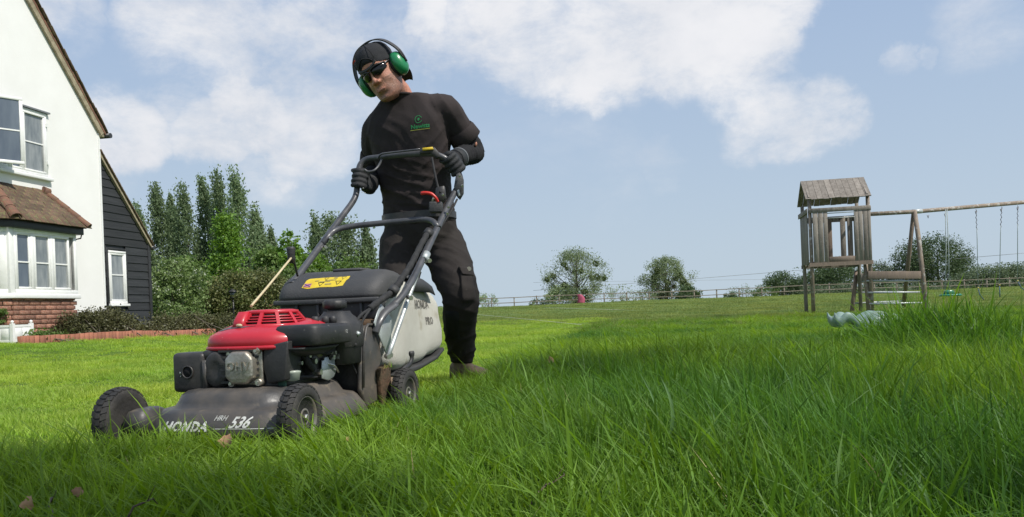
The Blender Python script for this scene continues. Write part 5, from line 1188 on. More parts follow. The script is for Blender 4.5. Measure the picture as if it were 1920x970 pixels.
PW('cable','foam',[at(694,579,3.14),at(676,592,3.08),at(664,612,3.03),at(661,640,3.0),at(668,648,3.0)],.006,8)
PW('cable','foam',[at(694,580,3.13),at(682,598,3.08),at(672,622,3.04),at(667,645,3.02)],.005,8)
PW('cable_band','zinc',[at(668,624,3.02),at(674,628,3.02)],.009,8,spl=False)
# control end of the handle
def hand_box(name,mat,u0,v0,u1,v1,D,th,bev=.006):
    a,b,c,d=at(u0,v1,D),at(u1,v1,D),at(u1,v0,D),at(u0,v0,D); o_=Vector((0,th,0)); g=G(); g.add([a,b,c,d,a+o_,b+o_,c+o_,d+o_],[(0,1,2,3),(7,6,5,4),(0,4,5,1),(1,5,6,2),(2,6,7,3),(3,7,4,0)]); return g.build(name,mat,mower,world=True,bevel=bev)
def hand_poly(name,mat,pts,D,th,bev=.003):
    g=G(); g.prism(pts,lambda u,v,d:at(u,v,D)+Vector((0,d,0)),0,th); return g.build(name,mat,mower,world=True,bevel=bev,seg=1)
hand_poly('control_housing','black_plastic',[(789,278),(815,276),(822,285),(826,294),(818,297),(806,287),(786,288)],3.97,.04,.004)
hand_poly('yellow_label','yellow_strip',[(792,277.5),(811,275.5),(813,280),(792,282)],3.955,.03,.001)
PW('bail_bar','tube_paint',[at(708,298,4.06),at(714,290,4.05),at(728,287,4.04),at(788,280,3.99)],.0055,8)
PW('bail_bar','tube_paint',[at(683,318,4.03),at(690,322,4.03),at(701,320,4.03),at(710,311,4.05),at(716,299,4.06)],.006,8)
PW('cable','foam',[at(810,296,3.96),at(814,318,3.92),at(820,346,3.88),at(826,362,3.86)],.0055,8)
hand_box('gear_console','hood_plastic',804,378,829,398,3.84,.06,.006)
hand_poly('console_bracket','black_metal',[(817,352),(833,348),(836,372),(824,382),(815,372)],3.86,.04)
PW('lever','red_plastic',[at(790,363,3.80),at(799,362,3.79),at(809,364,3.79),at(817,371,3.79),at(821,379,3.80)],[.0085,.009,.009,.009,.0085,.0085,.008,.008,.008,.008,.008,.008,.008,.0075,.0075,.007,.007,.007,.007,.007,.007,.007,.007,.007,.007],8)
PW('lever_stem','bolt_metal',[at(811,378,3.815),at(814,368,3.81)],.005,8,spl=False)
hand_poly('handle_bracket','hood_plastic',[(855,327),(862,323),(869,335),(869,362),(862,374),(856,368),(851,350)],3.99,.035)
hand_poly('bracket_plate','zinc',[(857,357),(861,355),(863,367),(859,369)],3.98,.01,.001)
for (u,v) in ((861,330),(866,348),(830,365),(840,388),(838,400)): PW('bolt','bolt_metal',[at(u,v,3.98 if u>850 else 3.84),at(u+1,v+1,3.965 if u>850 else 3.825)],.006,8,spl=False)
PW('cable','foam',[at(857,374,3.98),at(846,396,3.90),at(828,424,3.80),at(812,448,3.70)],.005,8)
# tube clamp where the strut meets the handle, plus starter cord
PW('clamp','zinc',[at(794,488,3.56),at(800,476,3.60)],.0185,14,spl=False)
PW('starter_cord','rope_cream',[at(471,574,2.86),at(505,534,3.12),at(546,484,3.40)],.0045,8)
PW('cord_grip','black_plastic',[at(547,492,3.42),at(546,480,3.41),at(545,463,3.41)],[.016,.015,.017,.018,.018,.017,.016,.017,.018,.018,.019,.020,.014],12)
PW('cord_tail','foam',[at(549,488,3.44),at(554,500,3.47),at(558,518,3.50)],.005,8)
# hood over the grass bag mouth, sticker, lip
def hoodf(g):
    rs=[]
    for b,k in ((-.262,.55),(-.255,.80),(-.235,.95),(-.20,1.),(.15,1.),(.185,.96),(.21,.82),(.222,.55)):
        sec=[(-.845,.490),(-.838,.505),(-.865,.545),(-.905,.580),(-.96,.606),(-1.03,.618),(-1.12,.612),(-1.19,.590),(-1.22,.55),(-1.22,.50),(-1.0,.485)]
        cy_,cz=-1.02,.53; rs.append([ml(cy_+(a-cy_)*k,b,cz+(z-cz)*(k if z>cz else 1)) for a,z in sec])
    g.rings(rs)
P6('hood','hood_plastic',hoodf); HB=bvh_of(bpy.data.objects['hood'])
P6('hood_lip','hood_plastic',lambda g:g.box(-.265,.225,.838,.86,.470,.492),bevel=.006)
P6('hood_vent','hood_plastic',lambda g:g.box(-.06,.08,1.0,1.12,.612,.627),bevel=.008)
P6('hood_recess','black_plastic',lambda g:g.box(-.245,.21,.862,1.0,.40,.485),bevel=.006)
for b in (-.16,-.06,.04,.14): P6('recess_rib','hood_plastic',lambda g:g.box(b-.006,b+.006,.848,.865,.405,.472),bevel=.002,seg=1)
stq=[(-.118,-.030),(-.112,.018),(-.10,.030),(-.06,.033),(-.02,.037),(.03,.035),(.085,.040),(.088,.020),(.078,.005),(.074,-.028),(.03,-.033),(-.03,-.031),(-.09,-.037)]
sg=Vector((0,.70,.71)); cst=Vector((0,.71,-.70)); so0=Vector((-.05,.60,.76))
so0=ml(-.89,-.02,.56)-cst*.3
decal('warning_sticker',([(0,0,0)]+[(x,y,0) for x,y in stq],[(0,i+1,(i+1)%len(stq)+1) for i in range(len(stq))]),HB,so0,ex,sg,cst,'sticker_yellow',mower,off=.0012,sub=3)
def outline(poly,w):
    n=len(poly); vs=[];fs=[]; cxx=sum(p[0] for p in poly)/n; cyy=sum(p[1] for p in poly)/n
    for x,y in poly: vs+=[(x,y,0),(cxx+(x-cxx)*(1-w),cyy+(y-cyy)*(1-w),0)]
    for i in range(n): j=(i+1)%n; fs.append((2*i,2*j,2*j+1,2*i+1))
    return vs,fs
for (x,y,s) in ((-.035,-.012,.015),(.045,-.008,.015),(-.02,.022,.012),(.06,.024,.012)):
    decal('warning_triangle',outline([(x-s,y+s*.8),(x+s,y+s*.8),(x,y-s)],.28),HB,so0,ex,sg,cst,'print_black',mower,off=.0022)
for (x,y,w,h_) in ((.002,-.014,.030,.005),(.005,.012,.05,.004),(-.06,.010,.02,.004),(.022,.026,.018,.006),(-.02,.003,.05,.003)):
    decal('warning_print',([(x-w/2,y-h_/2,0),(x+w/2,y-h_/2,0),(x+w/2,y+h_/2,0),(x-w/2,y+h_/2,0)],[(0,1,2,3)]),HB,so0,ex,sg+ex*.1,cst,'print_faded',mower,off=.0022,sub=1)
for (q,m_) in (([(-.112,-.028),(-.078,-.030),(-.078,-.006),(-.112,-.004)],'print_redwhite'),):
    decal('sticker_corner',([(x,y,0) for x,y in q],[(0,1,2,3)]),HB,so0,ex,sg,cst,m_,mower,off=.002)
for (x0,y0,x1,y1) in ((-.112,-.026,-.079,-.008),(-.112,-.008,-.079,-.026)):
    decal('sticker_corner',([(x0,y0-.002,0),(x1,y1-.002,0),(x1,y1+.002,0),(x0,y0+.002,0)],[(0,1,2,3)]),HB,so0,ex,sg,cst,'print_blue',mower,off=.003)
# grass bag
bag=G(); rs=[]
for a,z0_,z1_,hw,e in ((-.90,.20,.46,.21,7),(-.95,.175,.50,.235,7),(-1.05,.165,.545,.240,7),(-1.18,.168,.58,.242,7),(-1.30,.178,.575,.238,7),(-1.42,.195,.550,.236,7),(-1.50,.208,.530,.235,7),(-1.55,.220,.49,.236,7),(-1.58,.23,.43,.235,6),(-1.59,.24,.36,.22,5)):
    zc,zh=(z0_+z1_)/2,(z1_-z0_)/2; r=[]
    for k in range(48):
        t=2*math.pi*k/48; c,s_=math.cos(t),math.sin(t); x=hw*math.copysign(abs(c)**(2/e),c); z=zc+zh*math.copysign(abs(s_)**(2/e),s_)
        x*=1+.03*math.sin(a*14+z*11)*abs(c)-.05*max(0,(z-zc)/zh)
        r.append(ml(a+.02*math.sin(z*20)*(abs(a)>1.5),x,z))
    rs.append(r)
S2=[]
for i in range(len(rs)-1):
    for q in range(3): S2.append([rs[i][k].lerp(rs[i+1][k],q/3) for k in range(48)])
S2.append(rs[-1]); bag.rings(S2)
bo=bag.build('grass_bag','bag_cloth',mower); 
for v in bo.data.vertices:
    v.co+=v.normal*(.010*noise.noise(v.co*6)+.007*(1-abs(noise.noise(Vector((v.co.x*4,v.co.y*9+v.co.z*6,v.co.z*3)))*2))**3)
BB=bvh_of(bo)
decal('lettering',text_geo('HONDA',.058,res=2,offset=.0012,spacing=1.05),BB,Vector((.5,1.325,.455)),back,ez,Vector((-1,0,0)),'print_faded',mower,off=.0015,sub=1)
decal('lettering',text_geo('PRO',.050,res=2,offset=.0016,spacing=1.05),BB,Vector((.5,1.40,.375)),back,ez,Vector((-1,0,0)),'print_faded',mower,off=.0015,sub=1)
def flap(g):
    rs=[]
    for a,zt,zd in ((-1.16,.592,.075),(-1.24,.598,.085),(-1.33,.588,.075),(-1.40,.572,.060),(-1.46,.555,.055)):
        rs.append([ml(a,b,z) for b,z in ((-.25,zt-.06),(-.24,zt-.01),(-.2,zt),(.2,zt),(.243,zt-.012),(.258,zt-zd),(.252,zt-zd),(.236,zt-.02),(.2,zt-.008),(-.2,zt-.008))])
    g.rings(rs)
P6('bag_flap','hood_plastic',flap)
P6('bag_frame','black_plastic',lambda g:g.prism([(.98,.150),(1.04,.168),(1.30,.180),(1.50,.205),(1.60,.240),(1.612,.222),(1.50,.183),(1.25,.152),(1.02,.140)],lambda y,z,d:Vector((d,y,z)),-.23,.245),bevel=.008)
P6('foot_lever','black_plastic',lambda g:g.tube(spline([Vector((.30,.83,.155)),Vector((.315,.87,.185)),Vector((.32,.925,.20)),Vector((.322,.945,.222)),Vector((.322,.945,.255))],4),[.011]*14+[.015,.017,.014],10,flat=.6))
for i in range(22):
    p=Vector((.285+rng.uniform(0,.01),.70+rng.uniform(0,.11),.20)); 
    P6('grass_clipping','blade_dry' if i%3 else 'blade_mown',lambda g:g.add([p,p+Vector((.002,.003,0)),p+Vector((rng.normal(0,.01)+.004,rng.normal(0,.012),rng.uniform(.01,.03)))],[(0,1,2)]))
# ================================================================== the man
M('skin',(.50,.235,.150),.45,(.38,.150,.095),22,bump=.35,bs=200,thr=(.38,.62),col3=(.30,.12,.08),s3=90,thr3=(.62,.75),attr=('stubble',(.12,.075,.055)))
M('shirt_cloth',(.043,.034,.033),.88,(.032,.026,.026),7,bump=.25,bs=300,spec=.25)
M('trouser_cloth',(.024,.020,.019),.85,(.034,.029,.026),6,bump=.3,bs=260,spec=.25,col3=(.06,.055,.05),s3=20,thr3=(.66,.8))
M('sleeve_cloth',(.018,.018,.020),.9,(.028,.028,.03),14,bump=.3,bs=260,spec=.2)
M('glove_cloth',(.014,.015,.017),.7,(.026,.028,.03),20,bump=.3,bs=200,spec=.4)
M('glove_trim',(.16,.17,.18),.8)
M('cap_cloth',(.020,.021,.024),.85,(.03,.031,.034),12,bump=.3,bs=280,spec=.25)
M('cap_patch',(.30,.03,.02),.8)
M('muff_green',(.012,.20,.070),.32,(.010,.17,.06),10,coat=.25); M('muff_cushion',(.012,.012,.013),.6); M('band_dark',(.05,.045,.042),.5)
M('lens_dark',(.008,.008,.010),.16,spec=.45); M('glasses_frame',(.012,.012,.013),.3)
M('boot_leather',(.24,.175,.115),.8,(.15,.105,.07),12,bump=.4,bs=60); M('boot_sole',(.03,.028,.025),.8)
M('logo_green',(.012,.20,.060),.7); M('logo_yellow',(.34,.36,.05),.7); M('button_metal',(.40,.36,.28),.4,metal=.7); M('hair_brown',(.04,.025,.016),.8)
PB=at(800,690,4.3); PBASE=Vector((PB.x,PB.y,gz(PB.x,PB.y)))
man=thing('person','man in black T-shirt, cap, green ear defenders and gloves, pushing the mower','person',tuple(PBASE))
def ell(c,ex,ey,rx,ry,e=2.2,n=24):
    r=[]
    for k in range(n):
        t=2*math.pi*k/n; a,b=math.cos(t),math.sin(t); r.append(Vector(c)+ex*rx*math.copysign(abs(a)**(2/e),a)+ey*ry*math.copysign(abs(b)**(2/e),b))
    return r
def limb(g,pts,rad,n=16,sub=5,round_=True):
    """tapered rounded limb through joints"""
    P=spline(pts,sub); R_=[]; m=len(pts)
    for i in range(len(P)):
        t=i/sub; k=min(int(t),m-2); f=t-k; f=f*f*(3-2*f); R_.append(rad[k]*(1-f)+rad[k+1]*f)
    if round_:
        a=(P[0]-P[1]).normalized(); b=(P[-1]-P[-2]).normalized(); r0,r1=R_[0],R_[-1]
        P=[P[0]+a*r0*.9,P[0]+a*r0*.55]+P+[P[-1]+b*r1*.55,P[-1]+b*r1*.9]; R_=[r0*.3,r0*.8]+R_+[r1*.8,r1*.3]
    return g.tube(P,R_,n)
def torso(g,secs,grow=0.):
    rs=[]
    for (u,v,D,hw,hd_,tilt,e) in secs:
        c=at(u,v,D); exx=Vector((.965,-.26,0)); exx=Vector((exx.x,exx.y,tilt)).normalized(); eyy=Vector((.26,.965,0)); rs.append(ell(c,exx,eyy,hw+grow,hd_+grow,e,32))
    S=[]
    for k in range(32):
        S.append(spline([r[k] for r in rs],4))
    g.rings([[S[k][i] for k in range(32)] for i in range(len(S[0]))])
# joints from the pose in the picture
TOR=[(790,470,4.36,.175,.125,.02,2.6),(788,432,4.34,.195,.135,.02,2.6),(786,405,4.32,.190,.130,.02,2.5),(783,370,4.30,.185,.125,.02,2.4),(777,325,4.28,.192,.130,.02,2.4),(771,280,4.26,.205,.140,.03,2.5),(766,243,4.24,.215,.135,.05,2.6),(761,213,4.23,.198,.112,.07,2.5),(760,190,4.215,.148,.090,.11,2.3),(752,181,4.20,.088,.076,.06,2)]
LS,LE,LW=at(836,205,4.18),at(889,283,4.30),at(848,302,4.07)
RS,RE,RW=at(701,246,4.27),at(701,318,4.45),at(692,350,4.16)
HIPL,KNL,CAL,ANL=at(828,452,4.36),at(864,556,4.24),at(862,612,4.38),at(866,676,4.52)
HIPR,KNR,CAR,ANR=at(752,452,4.34),at(748,566,4.22),at(748,620,4.33),at(750,676,4.42)
# ---- head frame
Fd=Vector((-.30,-.86,-.40)).normalized(); Ld=Vector((.80,-.45,.37)); Ld=(Ld-Fd*Ld.dot(Fd)).normalized(); Ud=Fd.cross(Ld)
HC=at(716,137,4.10); HS=1.15
def hl(x,y,z): return HC+(Ld*x+Fd*y+Ud*z)*HS       # x to his left, y forward, z up (metres on a normal head), origin between the ears
HM=np.array([[*Ld],[*Fd],[*Ud]])
def headgrid():
    g=G(); rs=[]
    #   z, half width, front, back
    T=[(-.125,.012,.055,-.020),(-.120,.030,.082,.010),(-.108,.047,.092,-.015),(-.092,.058,.092,-.035),(-.070,.066,.090,-.055),(-.045,.071,.089,-.070),(-.015,.071,.089,-.085),(.015,.074,.090,-.094),(.045,.077,.092,-.099),(.075,.075,.088,-.097),(.100,.065,.074,-.085),(.118,.046,.050,-.062),(.127,.020,.020,-.030)]
    Z=spline([Vector((a[1],a[2],a[3])) for a in T],5); ZZ=spline([Vector((a[0],0,0)) for a in T],5); n=56
    for q,zz in zip(Z,ZZ):
        z=zz.x; w,fr,bk=q; cy_=(fr+bk)/2; hy=(fr-bk)/2; r=[]
        for k in range(n):
            t=2*math.pi*k/n; c,s_=math.cos(t),math.sin(t); e=2.25
            x=w*math.copysign(abs(c)**(2/e),c); y=cy_+hy*math.copysign(abs(s_)**(2/e),s_)
            if s_>0:
                ax=abs(x); G_=lambda a,b:math.exp(-(a/b)**2)
                y+=.006*G_(z-.035,.012)*G_(ax-.026,.03)            # brow
                y-=.011*G_(z-.012,.014)*G_(ax-.031,.017)           # eye sockets
                y-=.004*G_(z-.012,.02)*G_(x,.012)
                y+=.004*G_(z+.028,.020)*G_(ax-.042,.020)           # cheeks
                y+=.008*G_(z+.066,.016)*G_(x,.028)                 # mouth area
                y+=.0030*G_(z+.060,.0045)*G_(x,.020); y+=.0035*G_(z+.073,.0050)*G_(x,.017); y-=.0035*G_(z+.0665,.0022)*G_(x,.022)
                y-=.0055*G_(z+.086,.006)*G_(x,.024); y+=.008*G_(z+.106,.012)*G_(x,.020)
                y-=.005*G_(z+.060,.022)*G_(ax-.046,.012)
            r.append(hl(x,y,z))
        rs.append(r)
    g.rings(rs)
    # nose
    rs=[]
    for z,w,p in ((.030,.0075,.093),(.018,.0085,.096),(.005,.0095,.101),(-.010,.011,.107),(-.022,.0135,.113),(-.030,.0150,.114),(-.036,.0130,.110),(-.040,.007,.100)):
        rs.append([hl(w*math.cos(t),p-.022+.022*math.sin(t),z) for t in [2*math.pi*k/14 for k in range(14)]])
    g.rings(rs)
    for s_ in (-1,1): g.ball(hl(s_*.0135,.100,-.031),.0085*HS,.0105*HS,.0080*HS,10,8,mat=Matrix((Ld,Fd,Ud)).transposed())
    for s_ in (-1,1): # ears under the defenders
        g.ball(hl(s_*.076,-.004,-.002),.008*HS,.020*HS,.032*HS,10,8,mat=Matrix((Ld,Fd,Ud)).transposed())
    return g
g=headgrid()
neck=[hl(0,-.030,-.02),hl(0,-.028,-.075),at(749,176,4.185),at(756,200,4.22)]
limb(g,neck,[.058,.060,.063,.078],20,5,False)
torso(g,TOR,-.022)
limb(g,[LS,LE,LW],[.055,.043,.030]); limb(g,[RS,RE,RW],[.055,.043,.030]); g.tube([LS,at(760,215,4.23),RS],[.05,.07,.05],12)
limb(g,[HIPL,KNL,CAL,ANL],[.090,.058,.056,.040]); limb(g,[HIPR,KNR,CAR,ANR],[.090,.058,.056,.040])
def skin_disp(co,no): return co
bm_=remesh(g,'body','skin',.0052,3,.5)
co=np.empty(len(bm_.vertices)*3,dtype=np.float32); bm_.vertices.foreach_get('co',co); co=co.reshape(-1,3)
hc=(co-np.array(HC))@HM.T/HS
beard=np.exp(-((hc[:,2]+.090)/.035)**2)*(hc[:,1]>.0)*1.0; mous=np.exp(-((hc[:,2]+.051)/.006)**2)*np.exp(-(hc[:,0]/.024)**2)*(hc[:,1]>.07)
jaw=(hc[:,2]<-.030)*(hc[:,2]>-.13)*(np.abs(hc[:,0])>.03)*(hc[:,1]>-.02)*.55
lips=np.exp(-((hc[:,2]+.067)/.008)**2)*np.exp(-(hc[:,0]/.020)**4)*(hc[:,1]>.08)
nz=np.array([noise.noise(Vector((float(a)*160,float(b)*160,float(c)*160))) if abs(c)<.14 and b>-.05 else 0 for a,b,c in hc])
st=np.clip(np.maximum(beard*.62,np.maximum(mous*.7,jaw))*(1+.5*nz)-lips*.8,0,.8); st[(np.abs(hc[:,0])>.1)|(hc[:,2]<-.14)]=0
a_=bm_.attributes.new('stubble','FLOAT','POINT'); a_.data.foreach_set('value',st.astype(np.float32))
link('body',bm_,man,world=True)
def eb(name,mat,c,rx,ry,rz):
    g=G(); g.ball(hl(*c),rx*HS,ry*HS,rz*HS,12,8,mat=Matrix((Ld,Fd,Ud)).transposed()); return g.build(name,mat,man,world=True)
M('eye_white',(.7,.68,.64),.3); M('lip_skin',(.34,.155,.115),.6)
for s_ in (-1,1): eb('eye','eye_white',(s_*.031,.070,.010),.012,.012,.012)
for s_ in (-1,1):
    g=G(); g.tube([hl(s_*x,.092-.0035*i*.6,z) for i,(x,z) in enumerate(((.014,.034),(.028,.038),(.042,.034)))],[.004,.0045,.002],6); g.build('eyebrow','hair_brown',man,world=True)
g=G(); rs=[]
for x,w in ((-.024,.001),(-.016,.0038),(-.006,.0044),(0,.0040),(.006,.0044),(.016,.0038),(.024,.001)):
    rs.append([hl(x,.0995-.35*abs(x)**1.2+.004*math.cos(t),-.0675+w*math.sin(t)*1.3) for t in [2*math.pi*k/8 for k in range(8)]])
g.rings(rs); g.build('lips','lip_skin',man,world=True)
# hair at the sides under the cap
g=G(); rs=[]
for z in (-.02,.0,.02,.045,.06):
    rs.append([hl(.0775*math.cos(t),-.004+.097*math.sin(t)*(1 if math.sin(t)<0 else .35),z) for t in [2*math.pi*k/32 for k in range(32)]])
g.rings(rs); g.build('hair','hair_brown',man,world=True)
# ---- cap worn backwards
g=G(); rs=[]
for z,w,fr,bk in ((.038,.0835,.094,-.103),(.046,.0845,.0975,-.106),(.070,.0845,.0975,-.109),(.095,.078,.088,-.104),(.115,.064,.070,-.088),(.129,.042,.044,-.060),(.136,.015,.014,-.02)):
    n=48; r=[]
    for k in range(n):
        t=2*math.pi*k/n; c,s_=math.cos(t),math.sin(t); x=w*c; y=(fr+bk)/2+(fr-bk)/2*s_; zz=z
        if z<.06 : zz=z+ (.030*math.exp(-(x/.030)**2) if s_>0 else -.035*(-s_))*(1 if z<.04 else .7 if z<.05 else 0)-.012*abs(c)*(z<.05)
        r.append(hl(x,y+.004*math.sin(6*t)*.3,zz))
    rs.append(r)
capg=g.rings(rs); cme=remesh(capg,'cap','cap_cloth',.006,2,.5,disp=lambda co,no: co+no*np.array([[.0022*noise.noise(Vector(map(float,c*34)))] for c in co])); cap=link('cap',cme,man,world=True)
def capstrip(name,mat,pts,r,flat=.4,n=8): g=G(); g.tube(spline(pts,6),r,n,flat=flat); return g.build(name,mat,man,world=True)
capstrip('cap_strap','black_metal',[hl(x,.096-x*x*3.0,z) for x,z in ((-.050,.048),(-.03,.040),(0,.036),(.03,.040),(.050,.048))],.0075)
capstrip('cap_opening','sleeve_cloth',[hl(x,.094-x*x*2.8,z) for x,z in ((-.040,.055),(-.026,.072),(0,.083),(.026,.072),(.040,.055))],.0045)
for x in (-.052,.0,.052): capstrip('cap_seam','sleeve_cloth',[hl(x*q,.100*p-.004,z) for q,p,z in ((1,1-.9*abs(x)*2,.06),(.95,.92-abs(x),.092),(.6,.62,.120),(.2,.2,.138))],.0022)
g=G(); 
g.add([hl(x,.0905-x*x*1.5-.0*z,z) for x,z in ((-.052,.088),(-.034,.094),(-.032,.100),(-.050,.097))]+[hl(x,.094-x*x*1.5,z) for x,z in ((-.052,.088),(-.034,.094),(-.032,.100),(-.050,.097))],[(0,1,2,3),(7,6,5,4),(0,4,5,1),(1,5,6,2),(2,6,7,3),(3,7,4,0)]); g.build('cap_patch','cap_patch',man,world=True)
g=G(); rs=[]
for i in range(9):
    f=i/8; y=-.085-.085*f; z=.020-.065*f-.02*f*f; w=.078*(1-.55*f**3)
    rs.append([hl(x*w,y+(-.012*(x*x)*-1),z-.018*x*x) for x in (-1,-.8,-.5,0,.5,.8,1)]+[hl(x*w,y+.012*x*x,z-.006-.018*x*x) for x in (1,.8,.5,0,-.5,-.8,-1)])
g.rings(rs); g.build('cap_peak','cap_cloth',man,world=True)
# ---- ear defenders
HB3=Matrix((Ld,Fd,Ud)).transposed()
for s_ in (-1,1):
    cx_,cy_,cz_=s_*.094,-.004,-.010
    def oval(d,a,b,tilt=.06): return [hl(cx_+s_*d,cy_+a*math.cos(t),cz_+b*math.sin(t)+tilt*0) for t in [2*math.pi*k/36 for k in range(36)]]
    g=G(); g.rings([oval(d,a,b) for d,a,b in ((-.032,.030,.040),(-.030,.037,.047),(-.018,.040,.050),(-.010,.038,.048))]); g.build('ear_cushion','muff_cushion',man,world=True)
    g=G(); g.rings([oval(d,a,b) for d,a,b in ((-.011,.040,.050),(-.006,.044,.055),(.004,.044,.055),(.018,.039,.049),(.028,.028,.038),(.033,.014,.020),(.034,.004,.006))]); g.build('ear_cup','muff_green',man,world=True)
    g=G(); g.rings([[hl(cx_+s_*d,cy_+r*math.cos(t),cz_+.020+r*math.sin(t)) for t in [2*math.pi*k/14 for k in range(14)]] for d,r in ((.022,.010),(.034,.009),(.036,.005))]); g.build('cup_pivot','muff_green',man,world=True)
    g=G(); g.tube(spline([hl(s_*.130,-.006,-.022),hl(s_*.131,-.006,.010),hl(s_*.128,-.006,.035)],4),.006,8,flat=1.4); g.build('band_slider','muff_cushion',man,world=True)
def band(dy,r):
    pts=[(.137,-.015),(.141,.030),(.136,.070),(.116,.115),(.085,.141),(.045,.155),(0,.158)]; P=[(-x,z) for x,z in pts]+[(x,z) for x,z in reversed(pts[:-1])]
    g=G(); g.tube(spline([hl(x,dy,z) for x,z in P],5),r,8,flat=1.); g.build('headband','band_dark',man,world=True)
g=G(); pts=[(.130,.0),(.128,.035),(.115,.070),(.093,.104),(.066,.126),(.036,.138),(0,.141)]; P=spline([Vector((-x,0,z)) for x,z in pts]+[Vector((x,0,z)) for x,z in reversed(pts[:-1])],5); rs=[]
for i,p in enumerate(P):
    q=P[min(i+1,len(P)-1)]-P[max(i-1,0)]; nrm=Vector((-q.z,0,q.x)).normalized()*.0028; w=.011+.005*math.sin(math.pi*i/(len(P)-1))
    rs.append([hl(*(p+nrm+Vector((0,w-.006,0)))),hl(*(p+nrm-Vector((0,w+.006,0)))),hl(*(p-nrm-Vector((0,w+.006,0)))),hl(*(p-nrm+Vector((0,w-.006,0))))])
g.rings(rs,smooth=False); g.build('headband','band_dark',man,world=True)
# ---- sunglasses
def lens(s_):
    g=G(); rs=[]
    for i in range(9):
        f=i/8; x=s_*(.009+.058*f); y=.0985-.020*f-.026*f**3; h0=.0200*(1-.25*f**2)*(.8+.4*math.sin(math.pi*min(1,f*1.1))); zc=.013+.003*f
        rs.append([hl(x,y+.003,zc+h0),hl(x,y+.0055,zc),hl(x,y+.003,zc-h0*1.12),hl(x,y,zc-h0*1.12),hl(x,y+.001,zc),hl(x,y,zc+h0)])
    g.rings(rs); g.build('lens','lens_dark',man,world=True)
    capstrip('glasses_arm','glasses_frame',[hl(s_*.066,.058,.020),hl(s_*.076,.035,.022),hl(s_*.079,.0,.018)],.0042,.6)
    capstrip('glasses_brow','glasses_frame',[hl(s_*x,y,z) for x,y,z in ((.004,.105,.020),(.022,.102,.029),(.045,.090,.030),(.067,.060,.026))],.0036,1.)
lens(-1); lens(1); capstrip('glasses_bridge','glasses_frame',[hl(-.011,.103,.018),hl(0,.106,.020),hl(.011,.103,.018)],.0032,1.)
# ---- cloth fold helper
def folds(co,no,amp,specs,sc_=9.,seed=0.):
    """small random drape plus creases running across given axes near given points: (centre, radius, direction, wavelength, amplitude)"""
    out=co.copy(); d=np.zeros(len(co))
    for i,c in enumerate(co): 
        p=Vector((float(c[0]),float(c[1]),float(c[2]))); d[i]=amp*(noise.noise(Vector((p.x*sc_,p.y*sc_,p.z*sc_*.6+seed)))*1.0+.45*noise.noise(Vector((p.x*sc_*2.4,p.y*sc_*2.4,p.z*sc_*1.9+seed+5))))
    for (ce,rad,dr,wl,am) in specs:
        dd=co-np.array(ce); w=np.exp(-(np.linalg.norm(dd,axis=1)/rad)**2); dr=np.array(Vector(dr).normalized()); ph=dd@dr
        wob=np.array([noise.noise(Vector((float(c[0])*7,float(c[1])*7,float(c[2])*7+seed))) for c in co])
        s=np.sin(ph*2*math.pi/wl+wob*1.6); d+=am*w*(1.7*(1-np.abs(s))**2.2-.45)
    return out+no*d[:,None]
# ---- T-shirt
g=G(); TS=[(787,424,4.33,.192,.140,.02,2.5)]+TOR[2:-1]+[(752,182.5,4.20,.100,.088,.05,2.1)]
torso(g,TS,.006)
limb(g,[at(792,208,4.2),LS+Vector((-.004,0,.004)),LS.lerp(LE,.52)],[.080,.073,.071]); limb(g,[at(738,225,4.25),RS+Vector((.004,0,.008)),RS.lerp(RE,.62)],[.080,.066,.064])
shirtm=remesh(g,'tshirt','shirt_cloth',.010,5,.5,disp=lambda co,no: folds(co,no,.0060,[(at(735,255,4.1),.10,(.6,0,.8),.12,.003),(at(790,400,4.2),.16,(.15,0,1),.09,.0065),(at(760,370,4.2),.20,(.45,0,1),.13,.0065),(LS,.12,(1,.2,.6),.10,.004),(RS,.12,(-1,.2,.6),.10,.004),(at(735,300,4.2),.16,(.8,0,.7),.13,.005),(at(820,290,4.2),.14,(-.7,0,.8),.12,.005)]))
shirt=link('tshirt',shirtm,man,world=True); SHB=bvh_of(shirt); Wm=wmat(man).inverted()
g=G(); cpts=[Wm@p for p in []]; 
nk=at(752,182,4.195); exx=Vector((.965,-.26,.05)).normalized(); eyy=Vector((.26,.965,-.25)).normalized()
g.tube([nk+exx*.100*math.cos(t)+eyy*.090*math.sin(t)+Vector((0,0,-.010-.014*(1-math.sin(t))*.6)) for t in [2*math.pi*k/40 for k in range(41)]],.0075,8,cap=False); g.build('collar','shirt_cloth',man,world=True)
def hem(c,d,r,w):
    x=d.cross(Vector((0,0,1))).normalized(); y=d.cross(x); g=G(); g.rings([ell(c+d*q,x,y,rr,rr,2,28) for q,rr in ((-w,r-.008),(-w*.6,r-.002),(w,r+.003),(w+.004,r-.004),(w-.01,r-.012))],cap=False); g.build('sleeve_hem','shirt_cloth',man,world=True)
hem(LS.lerp(LE,.60),(LE-LS).normalized(),.082,.035); hem(RS.lerp(RE,.68),(RE-RS).normalized(),.076,.035)
def sh_decal(name,geo,u,v,mat,size_tilt=.15,off=.002,sub=0):
    o_=Wm@at(u,v,3.8); exd=Vector((1,0,size_tilt)).normalized(); ezd=Vector((-size_tilt*.3,0,1)).normalized(); cd=(at(u,v,4.2)-at(u,v,3.8)).normalized()
    return decal(name,geo,SHB,o_,exd,ezd,cd,mat,man,off=off,sub=sub)
sh_decal('shirt_lettering',text_geo('Newitts',.030,res=3,offset=.0008),788,237,'logo_green',.10,.002,1)
def ringgeo(r0,r1,a0,a1,n=22):
    vs=[];fs=[]
    for i in range(n+1): t=a0+(a1-a0)*i/n; vs+=[(r0*math.cos(t),r0*math.sin(t)*1.05,0),(r1*math.cos(t),r1*math.sin(t)*1.05,0)]
    for i in range(n): fs.append((2*i,2*i+1,2*i+3,2*i+2))
    return vs,fs
